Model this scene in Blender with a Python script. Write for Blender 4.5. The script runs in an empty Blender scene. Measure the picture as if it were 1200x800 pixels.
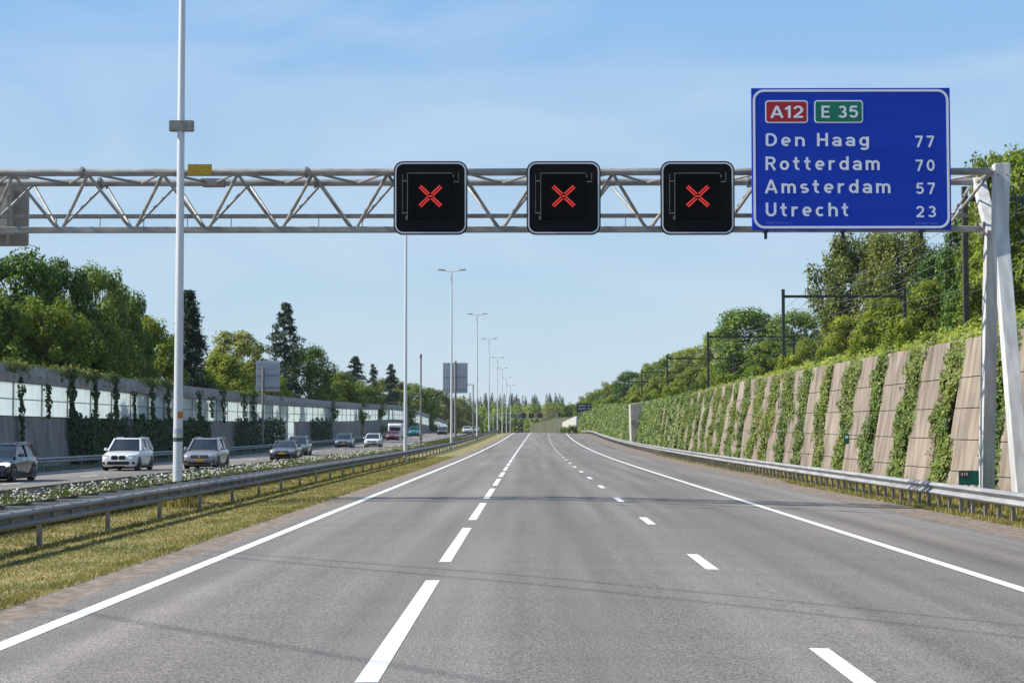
import bpy, math, random
import numpy as np
from mathutils import Vector, Matrix, Euler

SC = bpy.context.scene
COL = SC.collection
R = math.radians
rng = np.random.default_rng(7)
random.seed(7)

# ------------------------------------------------------------------ camera
F, CAMH = 2060.0, 1.85
PITCH, YAW = math.atan(107 / F), math.atan(20 / F)
cam_d = bpy.data.cameras.new('camera'); cam = bpy.data.objects.new('camera', cam_d); COL.objects.link(cam)
cam_d.lens = F / 1200 * 36; cam_d.sensor_width = 36; cam_d.sensor_fit = 'HORIZONTAL'
cam_d.clip_start = 0.1; cam_d.clip_end = 6000
cam.location = (0, 0, CAMH); cam.rotation_euler = (math.pi / 2 + PITCH, 0, YAW)
SC.camera = cam
CR = Euler((math.pi / 2 + PITCH, 0, YAW)).to_matrix()

def P(px, py, Y):
    """world point at distance Y down the road seen at photo pixel px, py"""
    d = CR @ Vector(((px - 600) / F, (400 - py) / F, -1))
    t = Y / d.y
    return Vector((d.x * t, Y, CAMH + d.z * t))

# ------------------------------------------------------------------ materials
def mat(name, c1, c2=None, scale=3.0, rough=.7, metal=0.0, spec=.4, bump=0.0, bscale=None, stretch=(1, 1, 1), detail=4, c3=None, emit=None, coat=0.0, pos=(.35, .65)):
    m = bpy.data.materials.new(name); m.use_nodes = True
    nt = m.node_tree; N = nt.nodes; L = nt.links
    b = N['Principled BSDF']
    b.inputs['Roughness'].default_value = rough
    b.inputs['Metallic'].default_value = metal
    b.inputs['Specular IOR Level'].default_value = spec
    if coat: b.inputs['Coat Weight'].default_value = coat; b.inputs['Coat Roughness'].default_value = .05
    if c2 is None:
        c2 = tuple(x * .86 for x in c1)
    tc = N.new('ShaderNodeTexCoord'); mp = N.new('ShaderNodeMapping'); mp.inputs['Scale'].default_value = stretch
    L.new(tc.outputs['Object'], mp.inputs['Vector'])
    n = N.new('ShaderNodeTexNoise'); n.inputs['Scale'].default_value = scale; n.inputs['Detail'].default_value = detail
    L.new(mp.outputs['Vector'], n.inputs['Vector'])
    r = N.new('ShaderNodeValToRGB')
    r.color_ramp.elements[0].position = pos[0]; r.color_ramp.elements[1].position = pos[1]
    r.color_ramp.elements[0].color = (*c1, 1); r.color_ramp.elements[1].color = (*c2, 1)
    if c3:
        e = r.color_ramp.elements.new((pos[0] + pos[1]) / 2); e.color = (*c3, 1)
    L.new(n.outputs['Fac'], r.inputs['Fac']); L.new(r.outputs['Color'], b.inputs['Base Color'])
    if bump:
        n2 = N.new('ShaderNodeTexNoise'); n2.inputs['Scale'].default_value = bscale or scale * 6; n2.inputs['Detail'].default_value = 3
        L.new(tc.outputs['Object'], n2.inputs['Vector'])
        bp = N.new('ShaderNodeBump'); bp.inputs['Strength'].default_value = bump; bp.inputs['Distance'].default_value = .02
        L.new(n2.outputs['Fac'], bp.inputs['Height']); L.new(bp.outputs['Normal'], b.inputs['Normal'])
    if emit:
        b.inputs['Emission Color'].default_value = (*emit[0], 1); b.inputs['Emission Strength'].default_value = emit[1]
    return m

def leafmat(name, cols, trans=.3, rough=.55, vary=.35):
    """leaf colours differ from leaf to leaf, in broad patches of the crown and from plant to plant"""
    m = bpy.data.materials.new(name); m.use_nodes = True
    nt = m.node_tree; N = nt.nodes; L = nt.links
    b = N['Principled BSDF']; out = N['Material Output']
    g = N.new('ShaderNodeNewGeometry'); oi = N.new('ShaderNodeObjectInfo')
    tc = N.new('ShaderNodeTexCoord')
    n = N.new('ShaderNodeTexNoise'); n.inputs['Scale'].default_value = .55; n.inputs['Detail'].default_value = 3
    L.new(tc.outputs['Object'], n.inputs['Vector'])
    a = N.new('ShaderNodeMath'); a.operation = 'MULTIPLY_ADD'; a.inputs[1].default_value = .45
    L.new(g.outputs['Random Per Island'], a.inputs[0])
    s = N.new('ShaderNodeMath'); s.operation = 'MULTIPLY_ADD'; s.inputs[1].default_value = .9; s.inputs[2].default_value = -.2
    L.new(n.outputs['Fac'], s.inputs[0]); L.new(s.outputs[0], a.inputs[2])
    o2 = N.new('ShaderNodeMath'); o2.operation = 'MULTIPLY_ADD'; o2.inputs[1].default_value = vary; 
    L.new(oi.outputs['Random'], o2.inputs[0]); L.new(a.outputs[0], o2.inputs[2])
    o3 = N.new('ShaderNodeMath'); o3.operation = 'SUBTRACT'; o3.inputs[1].default_value = vary / 2
    L.new(o2.outputs[0], o3.inputs[0])
    r = N.new('ShaderNodeValToRGB')
    els = r.color_ramp.elements
    els[0].position = .1; els[1].position = .9
    els[0].color = (*cols[0], 1); els[1].color = (*cols[-1], 1)
    for i, c in enumerate(cols[1:-1]):
        e = els.new(.1 + .8 * (i + 1) / (len(cols) - 1)); e.color = (*c, 1)
    L.new(o3.outputs[0], r.inputs['Fac']); L.new(r.outputs['Color'], b.inputs['Base Color'])
    b.inputs['Roughness'].default_value = rough; b.inputs['Specular IOR Level'].default_value = .3
    t = N.new('ShaderNodeBsdfTranslucent'); L.new(r.outputs['Color'], t.inputs['Color'])
    mx = N.new('ShaderNodeMixShader'); mx.inputs[0].default_value = trans
    L.new(b.outputs[0], mx.inputs[1]); L.new(t.outputs[0], mx.inputs[2]); L.new(mx.outputs[0], out.inputs['Surface'])
    return m

def asphalt(name, base):
    m = bpy.data.materials.new(name); m.use_nodes = True
    nt = m.node_tree; N = nt.nodes; L = nt.links; b = N['Principled BSDF']
    tc = N.new('ShaderNodeTexCoord')
    def noise(scale, st, det=4):
        mp = N.new('ShaderNodeMapping'); mp.inputs['Scale'].default_value = st
        L.new(tc.outputs['Object'], mp.inputs['Vector'])
        n = N.new('ShaderNodeTexNoise'); n.inputs['Scale'].default_value = scale; n.inputs['Detail'].default_value = det
        L.new(mp.outputs['Vector'], n.inputs['Vector']); return n
    def ramp(n, lo, hi, p0=.3, p1=.7):
        r = N.new('ShaderNodeMapRange'); r.inputs['From Min'].default_value = p0; r.inputs['From Max'].default_value = p1
        r.inputs['To Min'].default_value = lo; r.inputs['To Max'].default_value = hi
        L.new(n.outputs['Fac'], r.inputs['Value']); return r
    def mul(a, c):
        x = N.new('ShaderNodeMath'); x.operation = 'MULTIPLY'; L.new(a.outputs[0], x.inputs[0]); L.new(c.outputs[0], x.inputs[1]); return x
    fine = ramp(noise(48, (1, 1, 1), 2), .42, 1.58)
    grit = ramp(noise(17, (1, 1, 1), 3), .84, 1.16)
    streak = ramp(noise(1.6, (1, .02, 1), 3), .80, 1.16)
    lane = ramp(noise(.62, (1, .006, 1), 2), .82, 1.14)
    patch = ramp(noise(.16, (1, .4, 1), 5), .93, 1.07)
    cross = ramp(noise(1.0, (.06, 1, 1), 3), .95, 1.05)
    f = mul(mul(mul(mul(mul(fine, grit), streak), lane), patch), cross)
    cn = noise(.3, (1, .15, 1), 3)
    cr = N.new('ShaderNodeValToRGB')
    cr.color_ramp.elements[0].position = .35; cr.color_ramp.elements[1].position = .7
    cr.color_ramp.elements[0].color = (base * 1.03, base * .965, base * .875, 1)
    cr.color_ramp.elements[1].color = (base * 1.08, base * .965, base * .84, 1)
    L.new(cn.outputs['Fac'], cr.inputs['Fac'])
    vm = N.new('ShaderNodeVectorMath'); vm.operation = 'SCALE'
    L.new(cr.outputs['Color'], vm.inputs[0]); L.new(f.outputs[0], vm.inputs['Scale'])
    L.new(vm.outputs[0], b.inputs['Base Color'])
    b.inputs['Roughness'].default_value = .82; b.inputs['Specular IOR Level'].default_value = .3
    bp = N.new('ShaderNodeBump'); bp.inputs['Strength'].default_value = .5; bp.inputs['Distance'].default_value = .006
    L.new(fine.outputs[0], bp.inputs['Height']); L.new(bp.outputs['Normal'], b.inputs['Normal'])
    return m

M = {}
M['asphalt'] = asphalt('asphalt', .158)
M['asphalt2'] = asphalt('asphalt_opposite', .17)
M['line'] = mat('road_paint', (.68, .68, .66), (.46, .45, .43), 14, .6, bump=.15, bscale=60, pos=(.45, .85), detail=8)
M['dirt'] = mat('red_brown_dirt', (.13, .10, .075), (.225, .185, .15), 7, .95, c3=(.175, .137, .105), detail=8, stretch=(1, .5, 1))
M['soil'] = mat('dry_soil', (.10, .11, .03), (.32, .25, .12), 1.1, .95, bump=.5, bscale=15, c3=(.19, .175, .06))
M['soil_median'] = mat('green_soil', (.05, .065, .02), (.12, .11, .045), 2.2, .95, bump=.5, bscale=15)
M['bank'] = mat('leafy_soil', (.03, .04, .015), (.07, .08, .03), .8, .95, bump=.5)
M['galv'] = mat('galvanised_steel', (.15, .142, .133), (.24, .23, .22), 5, .6, .05, .3, stretch=(1, .15, 1), bump=.05)
M['galv_light'] = mat('bright_galvanised_steel', (.22, .22, .22), (.33, .33, .33), 5, .55, .08, .35, stretch=(1, .15, 1), bump=.05)
M['galv_dark'] = mat('weathered_steel', (.17, .16, .155), (.26, .25, .24), 6, .55, .4, .4, bump=.05)
M['chord'] = mat('truss_steel', (.22, .21, .195), (.38, .37, .35), 4, .5, .25, .4, stretch=(.4, 1, 1), bump=.05)
M['pole'] = mat('pole_steel', (.55, .56, .58), (.62, .63, .65), 3, .45, .25, .4, stretch=(1, 1, .1))
M['leg'] = mat('white_leg_paint', (.40, .395, .385), (.58, .58, .57), 2.2, .5, .05, .4, stretch=(2.5, 2.5, .22), detail=7)
M['dark_steel'] = mat('portal_steel', (.035, .033, .03), (.06, .055, .05), 4, .7, .1)
M['wire'] = mat('copper_wire', (.15, .16, .15), (.2, .2, .19), 4, .5, .3)
M['black'] = mat('signal_black', (.004, .0045, .006), (.006, .0065, .008), 5, .5, 0, .1)
M['black2'] = mat('signal_screen', (.003, .003, .0035), (.004, .004, .005), 5, .5, 0, .06)
M['border'] = mat('signal_border', (.55, .56, .60), (.62, .63, .66), 3, .5)
M['red_led'] = mat('red_light', (.5, .02, .02), (.45, .02, .02), 3, .4, emit=((1, .075, .05), .4))
M['blue'] = mat('sign_blue', (.004, .038, .40), (.006, .046, .45), 1.2, .5, 0, .2, stretch=(.2, 1, 3))
M['sign_white'] = mat('sign_white', (.78, .80, .86), (.74, .76, .82), 3, .4)
M['sign_red'] = mat('sign_red', (.42, .008, .012), (.38, .008, .012), 3, .4)
M['sign_green'] = mat('sign_green', (.0, .17, .10), (.0, .15, .09), 3, .4)
M['yellow'] = mat('yellow_plate', (.46, .31, .01), (.30, .18, .01), 9, .5, stretch=(1, 1, 4))
M['sign_back'] = mat('aluminium_back', (.36, .38, .42), (.44, .46, .50), 3, .45, .4, .5, stretch=(.2, 1, 1))
M['box_grey'] = mat('grey_cover', (.22, .20, .19), (.28, .26, .25), 5, .6)
M['conc_left'] = mat('barrier_concrete', (.185, .165, .15), (.30, .275, .25), 1.3, .9, bump=.3, stretch=(1, 1, .35), c3=(.245, .225, .205))
M['conc_cap'] = mat('cap_concrete', (.26, .235, .22), (.36, .33, .31), 1.0, .9, bump=.3, c3=(.29, .275, .265))
M['post_dark'] = mat('barrier_post', (.26, .29, .285), (.36, .38, .375), 3, .6, .2)

def wallmat():
    m = mat('wall_concrete', (.19, .152, .118), (.315, .258, .205), .8, .92, bump=.35, bscale=9, stretch=(1, .8, .6), c3=(.25, .205, .162), pos=(.28, .7))
    nt = m.node_tree; N = nt.nodes; L = nt.links; b = N['Principled BSDF']
    src = b.inputs['Base Color'].links[0].from_socket
    tc = N.new('ShaderNodeTexCoord'); mp = N.new('ShaderNodeMapping'); mp.inputs['Scale'].default_value = (1, 1.3, .22)
    n = N.new('ShaderNodeTexNoise'); n.inputs['Scale'].default_value = 1.6; n.inputs['Detail'].default_value = 5
    L.new(tc.outputs['Object'], mp.inputs[0]); L.new(mp.outputs[0], n.inputs['Vector'])
    r = N.new('ShaderNodeValToRGB'); r.color_ramp.elements[0].position = .40; r.color_ramp.elements[1].position = .72
    r.color_ramp.elements[0].color = (1, 1, 1, 1); r.color_ramp.elements[1].color = (.50, .49, .48, 1)
    L.new(n.outputs['Fac'], r.inputs['Fac'])
    mx = N.new('ShaderNodeMix'); mx.data_type = 'RGBA'; mx.blend_type = 'MULTIPLY'; mx.inputs['Factor'].default_value = 1
    L.new(src, mx.inputs['A']); L.new(r.outputs['Color'], mx.inputs['B']); L.new(mx.outputs['Result'], b.inputs['Base Color'])
    return m
M['conc_wall'] = wallmat()
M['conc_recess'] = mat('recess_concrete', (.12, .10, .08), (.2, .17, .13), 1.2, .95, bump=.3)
M['conc_pale'] = mat('pale_concrete', (.33, .32, .29), (.40, .39, .35), 1, .9, bump=.2)

def milkglass():
    m = mat('milky_barrier_glass', (.78, .86, .87), (.90, .94, .94), .9, .12, 0, .5, stretch=(1, 1.6, .5), pos=(.3, .6))
    nt = m.node_tree; N = nt.nodes; L = nt.links; b = N['Principled BSDF']; out = N['Material Output']
    src = b.inputs['Base Color'].links[0].from_socket
    t = N.new('ShaderNodeBsdfTranslucent'); L.new(src, t.inputs['Color'])
    tr = N.new('ShaderNodeBsdfTransparent'); tr.inputs['Color'].default_value = (.8, .92, .9, 1)
    mx = N.new('ShaderNodeMixShader'); mx.inputs[0].default_value = .5
    L.new(b.outputs[0], mx.inputs[1]); L.new(t.outputs[0], mx.inputs[2])
    mx2 = N.new('ShaderNodeMixShader'); mx2.inputs[0].default_value = .03
    L.new(mx.outputs[0], mx2.inputs[1]); L.new(tr.outputs[0], mx2.inputs[2]); L.new(mx2.outputs[0], out.inputs['Surface'])
    return m
M['glass'] = milkglass()
M['bark'] = mat('bark', (.05, .038, .027), (.09, .07, .05), 4, .95, bump=.5, stretch=(1, 1, .3))
M['leaf_dark'] = leafmat('leaf_dark_green', [(.018, .050, .007), (.062, .134, .013), (.155, .235, .024), (.28, .335, .05)], trans=.3)
M['leaf_mid'] = leafmat('leaf_mid_green', [(0.043, 0.077, 0.008), (0.127, 0.193, 0.018), (0.234, 0.293, 0.029), (0.390, 0.402, 0.054)], trans=.4)
M['leaf_light'] = leafmat('leaf_light_green', [(0.078, 0.118, 0.011), (0.181, 0.242, 0.019), (0.299, 0.347, 0.031), (0.441, 0.431, 0.058)], trans=.42)
M['leaf_olive'] = leafmat('leaf_olive_green', [(0.061, 0.088, 0.016), (0.147, 0.185, 0.031), (0.250, 0.272, 0.052), (0.377, 0.368, 0.086)], trans=.4)
M['needle'] = leafmat('needle_blue_green', [(.006, .015, .009), (.014, .031, .017), (.026, .05, .026), (.045, .07, .036)], trans=.12)
M['ivy_dry'] = leafmat('ivy_browning', [(.05, .055, .015), (.10, .10, .03), (.17, .13, .06), (.26, .17, .10)], trans=.2, vary=.2)
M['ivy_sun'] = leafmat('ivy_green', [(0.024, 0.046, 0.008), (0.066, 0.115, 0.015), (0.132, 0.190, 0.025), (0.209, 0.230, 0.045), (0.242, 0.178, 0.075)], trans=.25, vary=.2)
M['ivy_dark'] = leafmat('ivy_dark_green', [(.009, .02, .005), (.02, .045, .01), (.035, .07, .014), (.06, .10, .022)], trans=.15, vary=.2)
M['tuft'] = leafmat('tuft_yellow_green', [(.06, .10, .015), (.12, .16, .025), (.19, .21, .04), (.27, .25, .06)], trans=.3, vary=.1)
M['grass'] = leafmat('verge_grass', [(0.090, 0.116, 0.018), (0.202, 0.193, 0.042), (0.325, 0.264, 0.090), (0.448, 0.363, 0.160)], trans=.3, vary=.05)
M['median_grass'] = leafmat('median_grass', [(.05, .075, .015), (.10, .13, .025), (.16, .17, .045), (.26, .22, .10)], trans=.3, vary=.05)
M['petal'] = leafmat('daisy_white', [(.40, .40, .30), (.50, .49, .40), (.56, .55, .48), (.62, .60, .54)], trans=.25, vary=.0)
M['tyre'] = mat('tyre_rubber', (.012, .012, .012), (.02, .02, .02), 8, .85)
M['rim'] = mat('alloy_rim', (.25, .25, .26), (.35, .35, .36), 6, .35, .7)
M['car_glass'] = mat('car_glass', (.012, .018, .022), (.02, .028, .032), 2, .05, 0, .8)
M['trim'] = mat('black_trim', (.012, .012, .013), (.02, .02, .02), 6, .5)
M['lamp'] = mat('headlamp', (.5, .5, .5), (.62, .62, .62), 8, .12, .1, .8)
M['lamp_on'] = mat('headlamp_lit', (.8, .75, .6), (.8, .75, .6), 8, .2, 0, .5, emit=((1, .82, .55), 1.6))
M['plate'] = mat('yellow_number_plate', (.62, .36, .015), (.55, .32, .015), 8, .5)
M['chrome'] = mat('chrome_trim', (.55, .55, .56), (.6, .6, .6), 4, .15, .9)
def paint(n, c): return mat('paint_' + n, c, tuple(x * .92 for x in c), 2, .3, .0, .5, coat=.8)
PAINT = dict(navy=paint('navy', (.008, .011, .03)), white=paint('white', (.62, .62, .62)), grey=paint('grey', (.19, .185, .20)),
             charcoal=paint('charcoal', (.075, .078, .085)), slate=paint('slate', (.085, .105, .14)), silver=paint('silver', (.33, .34, .37)),
             red=paint('red', (.20, .012, .022)), teal=paint('teal', (.012, .17, .19)), black=paint('black', (.014, .014, .017)))
M['orange'] = mat('orange_sticker', (.50, .17, .02), (.42, .13, .02), 8, .6)
M['lilac'] = mat('lilac_band', (.36, .35, .48), (.33, .32, .44), 8, .6)
M['olive'] = mat('green_band', (.055, .085, .05), (.045, .07, .04), 8, .6)
M['pale_green'] = mat('pale_green_band', (.42, .50, .38), (.40, .46, .36), 8, .6)
M['dark_red'] = mat('dark_red_plate', (.12, .03, .03), (.10, .03, .03), 8, .6)
M['teal_plate'] = mat('green_plate', (.005, .13, .09), (.005, .11, .08), 8, .5)

# ------------------------------------------------------------------ object helpers
ORG = {}
def tag(o, label=None, cat=None, group=None, kind=None):
    if label: o['label'] = label
    if cat: o['category'] = cat
    if group: o['group'] = group
    if kind: o['kind'] = kind
    return o

def empty(name, loc=(0, 0, 0)):
    o = bpy.data.objects.new(name, None); COL.objects.link(o); o.location = loc; o.empty_display_size = .3
    ORG[o.name] = Vector(loc); return o

def thing(name, label, cat, loc=(0, 0, 0), group=None):
    return tag(empty(name, loc), label, cat, group)

def link(name, me, parent=None):
    o = bpy.data.objects.new(name, me); COL.objects.link(o)
    if parent is not None:
        o.parent = parent; ORG[o.name] = ORG[parent.name]
    else:
        ORG[o.name] = Vector((0, 0, 0))
    return o

class MB:
    def __init__(s): s.v = []; s.f = []
    def add(s, vs, fs):
        b = len(s.v); s.v += [tuple(v) for v in vs]; s.f += [tuple(i + b for i in f) for f in fs]; return s
    def box(s, c, d, rot=None):
        hx, hy, hz = d[0] / 2, d[1] / 2, d[2] / 2
        vs = [Vector((x * hx, y * hy, z * hz)) for z in (-1, 1) for y in (-1, 1) for x in (-1, 1)]
        if rot is not None: vs = [rot @ v for v in vs]
        c = Vector(c)
        return s.add([v + c for v in vs], [(0, 2, 3, 1), (4, 5, 7, 6), (0, 1, 5, 4), (2, 6, 7, 3), (0, 4, 6, 2), (1, 3, 7, 5)])
    def beam(s, p, q, w, h, w2=None, h2=None, up=(0, 0, 1)):
        p, q = Vector(p), Vector(q); d = (q - p).normalized(); up = Vector(up)
        if abs(d.dot(up)) > .98: up = Vector((0, 1, 0))
        a = d.cross(up).normalized(); b = a.cross(d).normalized()
        w2 = w2 or w; h2 = h2 or h
        vs = []
        for o, ww, hh in ((p, w, h), (q, w2, h2)):
            vs += [o + a * sx * ww / 2 + b * sy * hh / 2 for sx, sy in ((-1, -1), (1, -1), (1, 1), (-1, 1))]
        return s.add(vs, [(0, 1, 2, 3), (7, 6, 5, 4), (0, 4, 5, 1), (1, 5, 6, 2), (2, 6, 7, 3), (3, 7, 4, 0)])
    def tube(s, pts, r, n=8, cap=True):
        pts = [Vector(p) for p in pts]; rs = r if isinstance(r, (list, tuple)) else [r] * len(pts)
        vs, fs = [], []
        for i, p in enumerate(pts):
            d = (pts[min(i + 1, len(pts) - 1)] - pts[max(i - 1, 0)]).normalized()
            up = Vector((0, 0, 1)) if abs(d.z) < .95 else Vector((0, 1, 0))
            a = d.cross(up).normalized(); b = a.cross(d)
            vs += [p + (a * math.cos(t) + b * math.sin(t)) * rs[i] for t in [2 * math.pi * k / n for k in range(n)]]
        for i in range(len(pts) - 1):
            for k in range(n):
                fs.append((i * n + k, i * n + (k + 1) % n, (i + 1) * n + (k + 1) % n, (i + 1) * n + k))
        if cap:
            fs.append(tuple(range(n))[::-1]); fs.append(tuple((len(pts) - 1) * n + k for k in range(n)))
        return s.add(vs, fs)
    def prism(s, outline, y0, y1):
        """outline of (x, z) pairs extruded from y0 to y1"""
        n = len(outline)
        vs = [(x, y0, z) for x, z in outline] + [(x, y1, z) for x, z in outline]
        fs = [tuple(range(n)), tuple(range(2 * n - 1, n - 1, -1))] + [(i, i + n, (i + 1) % n + n, (i + 1) % n) for i in range(n)]
        return s.add(vs, fs)
    def ring(s, outer, inner, y0, y1):
        n = len(outer)
        vs = [(x, y0, z) for x, z in outer] + [(x, y0, z) for x, z in inner] + [(x, y1, z) for x, z in outer] + [(x, y1, z) for x, z in inner]
        fs = []
        for i in range(n):
            j = (i + 1) % n
            fs += [(i, j, n + j, n + i), (2 * n + i, 3 * n + i, 3 * n + j, 2 * n + j), (i, 2 * n + i, 2 * n + j, j), (n + i, n + j, 3 * n + j, 3 * n + i)]
        return s.add(vs, fs)
    def loft(s, rings, close=True, caps=True):
        n = len(rings[0]); vs = [p for r in rings for p in r]; fs = []
        for i in range(len(rings) - 1):
            for k in range(n if close else n - 1):
                fs.append((i * n + k, i * n + (k + 1) % n, (i + 1) * n + (k + 1) % n, (i + 1) * n + k))
        if caps: fs += [tuple(range(n))[::-1], tuple((len(rings) - 1) * n + k for k in range(n))]
        return s.add(vs, fs)
    def mesh(s, name, m, org=Vector((0, 0, 0)), smooth=False):
        me = bpy.data.meshes.new(name)
        me.from_pydata([(v[0] - org.x, v[1] - org.y, v[2] - org.z) for v in s.v], [], s.f)
        import bmesh
        bm = bmesh.new(); bm.from_mesh(me); bmesh.ops.recalc_face_normals(bm, faces=bm.faces); bm.to_mesh(me); bm.free()
        if smooth:
            me.polygons.foreach_set('use_smooth', [True] * len(me.polygons))
            try: me.set_sharp_from_angle(angle=R(38))
            except Exception: pass
        me.materials.append(m); return me
    def build(s, name, m, parent=None, smooth=False, bevel=0):
        org = ORG[parent.name] if parent is not None else Vector((0, 0, 0))
        o = link(name, s.mesh(name, m, org, smooth), parent)
        if bevel:
            b = o.modifiers.new('bevel', 'BEVEL'); b.width = bevel; b.segments = 2; b.limit_method = 'ANGLE'; b.angle_limit = R(40)
        return o

def rrect(x0, x1, z0, z1, r, n=6):
    o = []
    for cx, cz, a0 in ((x1 - r, z0 + r, -90), (x1 - r, z1 - r, 0), (x0 + r, z1 - r, 90), (x0 + r, z0 + r, 180)):
        for k in range(n + 1):
            a = R(a0 + 90 * k / n); o.append((cx + r * math.cos(a), cz + r * math.sin(a)))
    return o

def np_mesh(name, V, per, m):
    """V: (n*per, 3) array, one face for each run of per vertices"""
    V = np.asarray(V, dtype=np.float32); nv = len(V); nf = nv // per
    me = bpy.data.meshes.new(name)
    me.vertices.add(nv); me.vertices.foreach_set('co', V.ravel())
    me.loops.add(nv); me.loops.foreach_set('vertex_index', np.arange(nv, dtype=np.int32))
    me.polygons.add(nf); me.polygons.foreach_set('loop_start', np.arange(0, nv, per, dtype=np.int32))
    me.update(calc_edges=True); me.validate()
    me.materials.append(m); return me

def norm(a): return a / np.maximum(np.linalg.norm(a, axis=1, keepdims=True), 1e-6)
def leaves(C, Nrm, size, aspect=.55, g=rng):
    n = len(C); Nrm = norm(Nrm); t = norm(np.cross(Nrm, g.normal(size=(n, 3)))); b = np.cross(Nrm, t)
    size = np.broadcast_to(np.asarray(size), (n,))[:, None]
    q = np.stack([C - t * size, C - b * size * aspect, C + t * size, C + b * size * aspect], 1)
    return q.reshape(-1, 3)

def dup(root, loc=None, label=None, scale=None, rotz=None):
    """copy of a thing with copies of its parts and sub-parts"""
    c = root.copy(); COL.objects.link(c)
    if loc is not None: c.location = loc
    if label: c['label'] = label
    if scale is not None: c.scale = scale
    if rotz is not None: c.rotation_euler = (0, 0, rotz)
    def kids(a, b):
        for ch in list(a.children):
            d = ch.copy(); COL.objects.link(d); d.parent = b; kids(ch, d)
    kids(root, c); return c

# ------------------------------------------------------------------ terrain
def g(Y):
    Y = np.asarray(Y, float)
    a = 2.5e-5 * np.clip(Y - 90, 0, 260) ** 2
    t = np.clip(Y - 350, 0, 60); a = a + .013 * t - t * t * (.024 / 120)
    u = np.clip(Y - 410, 0, 250); return a - .011 * u
def c(Y):
    Y = np.asarray(Y, float)
    a = 2e-5 * np.clip(Y - 90, 0, 260) ** 2 + .0104 * np.clip(Y - 350, 0, 1e9)
    return a - 4e-5 * np.clip(Y - 400, 0, 1e9) ** 2
PX = [-400, -90, -60, -40, -31, -29.6, -25.5, -24.8, -13, -11.4, -9.8, -8.6, -5.85, -5.1, -4.65, 0, 2.5, 6.2, 9.4, 11.0, 12.5, 14.4, 17, 400]
PZ = [6, 3.5, 2.2, 1.1, .5, -.16, -.2, -.15, -.15, -.14, -.16, -.2, -.07, -.045, -.03, 0, -.03, -.12, -.21, -.24, -.26, -.28, -.3, -.3]
def zx(X): return np.interp(X, PX, PZ)
def gz(X, Y): return float(zx(X) + g(Y))
YS = np.concatenate([np.arange(-40, 460, 5.0), np.arange(460, 1000, 30.0), [1100, 1300, 1700, 2500, 3500]])

def sheet(name, x0, x1, lift, m, ys=YS, parent=None, curve=True):
    f0 = x0 if callable(x0) else (lambda y: x0); f1 = x1 if callable(x1) else (lambda y: x1)
    b0, b1 = f0(50), f1(50)
    inner = [x for x in PX if b0 + .25 < x < b1 - .25]
    vs, fs = [], []
    n = len(inner) + 2
    for y in ys:
        row = [f0(y)] + inner + [f1(y)]
        for x in row:
            sh = c(min(y, 900)) if curve else 0
            vs.append((x + sh, y, zx(x) + g(y) + lift))
    for i in range(len(ys) - 1):
        for k in range(n - 1):
            fs.append((i * n + k, i * n + k + 1, (i + 1) * n + k + 1, (i + 1) * n + k))
    mb = MB(); mb.add(vs, fs); return mb.build(name, m, parent)

tag(sheet('ground', -400, 400, -.004, M['bank']), kind='structure')
near = np.concatenate([np.arange(-20, 460, 5.0), np.arange(460, 760, 30.0)])
tag(sheet('grass_verge', -10.4, -5.75, 0, M['soil'], near), kind='structure')
tag(sheet('median_ground', -13.1, -10.4, 0, M['soil_median'], near), kind='structure')
jit = lambda y: .10 * math.sin(y * 1.7) + .07 * math.sin(y * 4.1 + 1)
tag(sheet('dirt_strip', lambda y: -5.86 + .05 * math.sin(y * 1.3), -5.0, .004, M['dirt'], near), kind='structure')
wid = lambda y: min(max(.008 * (y - 30), 0), .9)
fine_y = np.concatenate([np.arange(-20, 200, 1.5), np.arange(200, 460, 5.0), np.arange(460, 760, 30.0)])
tag(sheet('right_dirt_strip', 8.8, lambda y: 10.95 + wid(y) + jit(y), .004, M['dirt'], fine_y), kind='structure')
tag(sheet('right_verge', 10.3, 14.6, 0, M['soil'], near), kind='structure')
road = tag(sheet('road', lambda y: -5.12 + .3 * jit(y), lambda y: 9.35 + .5 * wid(y) + .9 * jit(y), .008, M['asphalt'], fine_y), kind='structure')
road2 = tag(sheet('opposite_road', -24.8, -13.0, .008, M['asphalt2'], near), kind='structure')

def strip_pts(mb, x, w, y0, y1, lift=.012, step=4.0):
    n = max(1, int(math.ceil((y1 - y0) / step))); vs, fs = [], []
    for i in range(n + 1):
        y = y0 + (y1 - y0) * i / n
        for s in (-1, 1):
            xx = x + s * w / 2; vs.append((xx + c(y), y, gz(xx, y) + lift))
    for i in range(n): fs.append((2 * i, 2 * i + 1, 2 * i + 3, 2 * i + 2))
    mb.add(vs, fs)
for x in (-4.65, 6.2):
    mb = MB(); strip_pts(mb, x, .20, -15, 700); mb.build('edge_line', M['line'], road)
mb = MB()
for k in range(-2, 40): strip_pts(mb, -1.21, .175, 13.15 + 12.2 * k, 22.2 + 12.2 * k)
mb.build('long_dash_line', M['line'], road)
mb = MB()
for k in range(-2, 40): strip_pts(mb, 2.52, .175, 12.4 + 11.9 * k, 15.45 + 11.9 * k)
mb.build('short_dash_line', M['line'], road)
for x in (-23.9, -13.6):
    mb = MB(); strip_pts(mb, x, .20, 20, 500); mb.build('edge_line', M['line'], road2)
mb = MB()
for k in range(40):
    for x in (-17.0, -20.4): strip_pts(mb, x, .15, 20 + 12 * k, 23 + 12 * k)
mb.build('short_dash_line', M['line'], road2)
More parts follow.
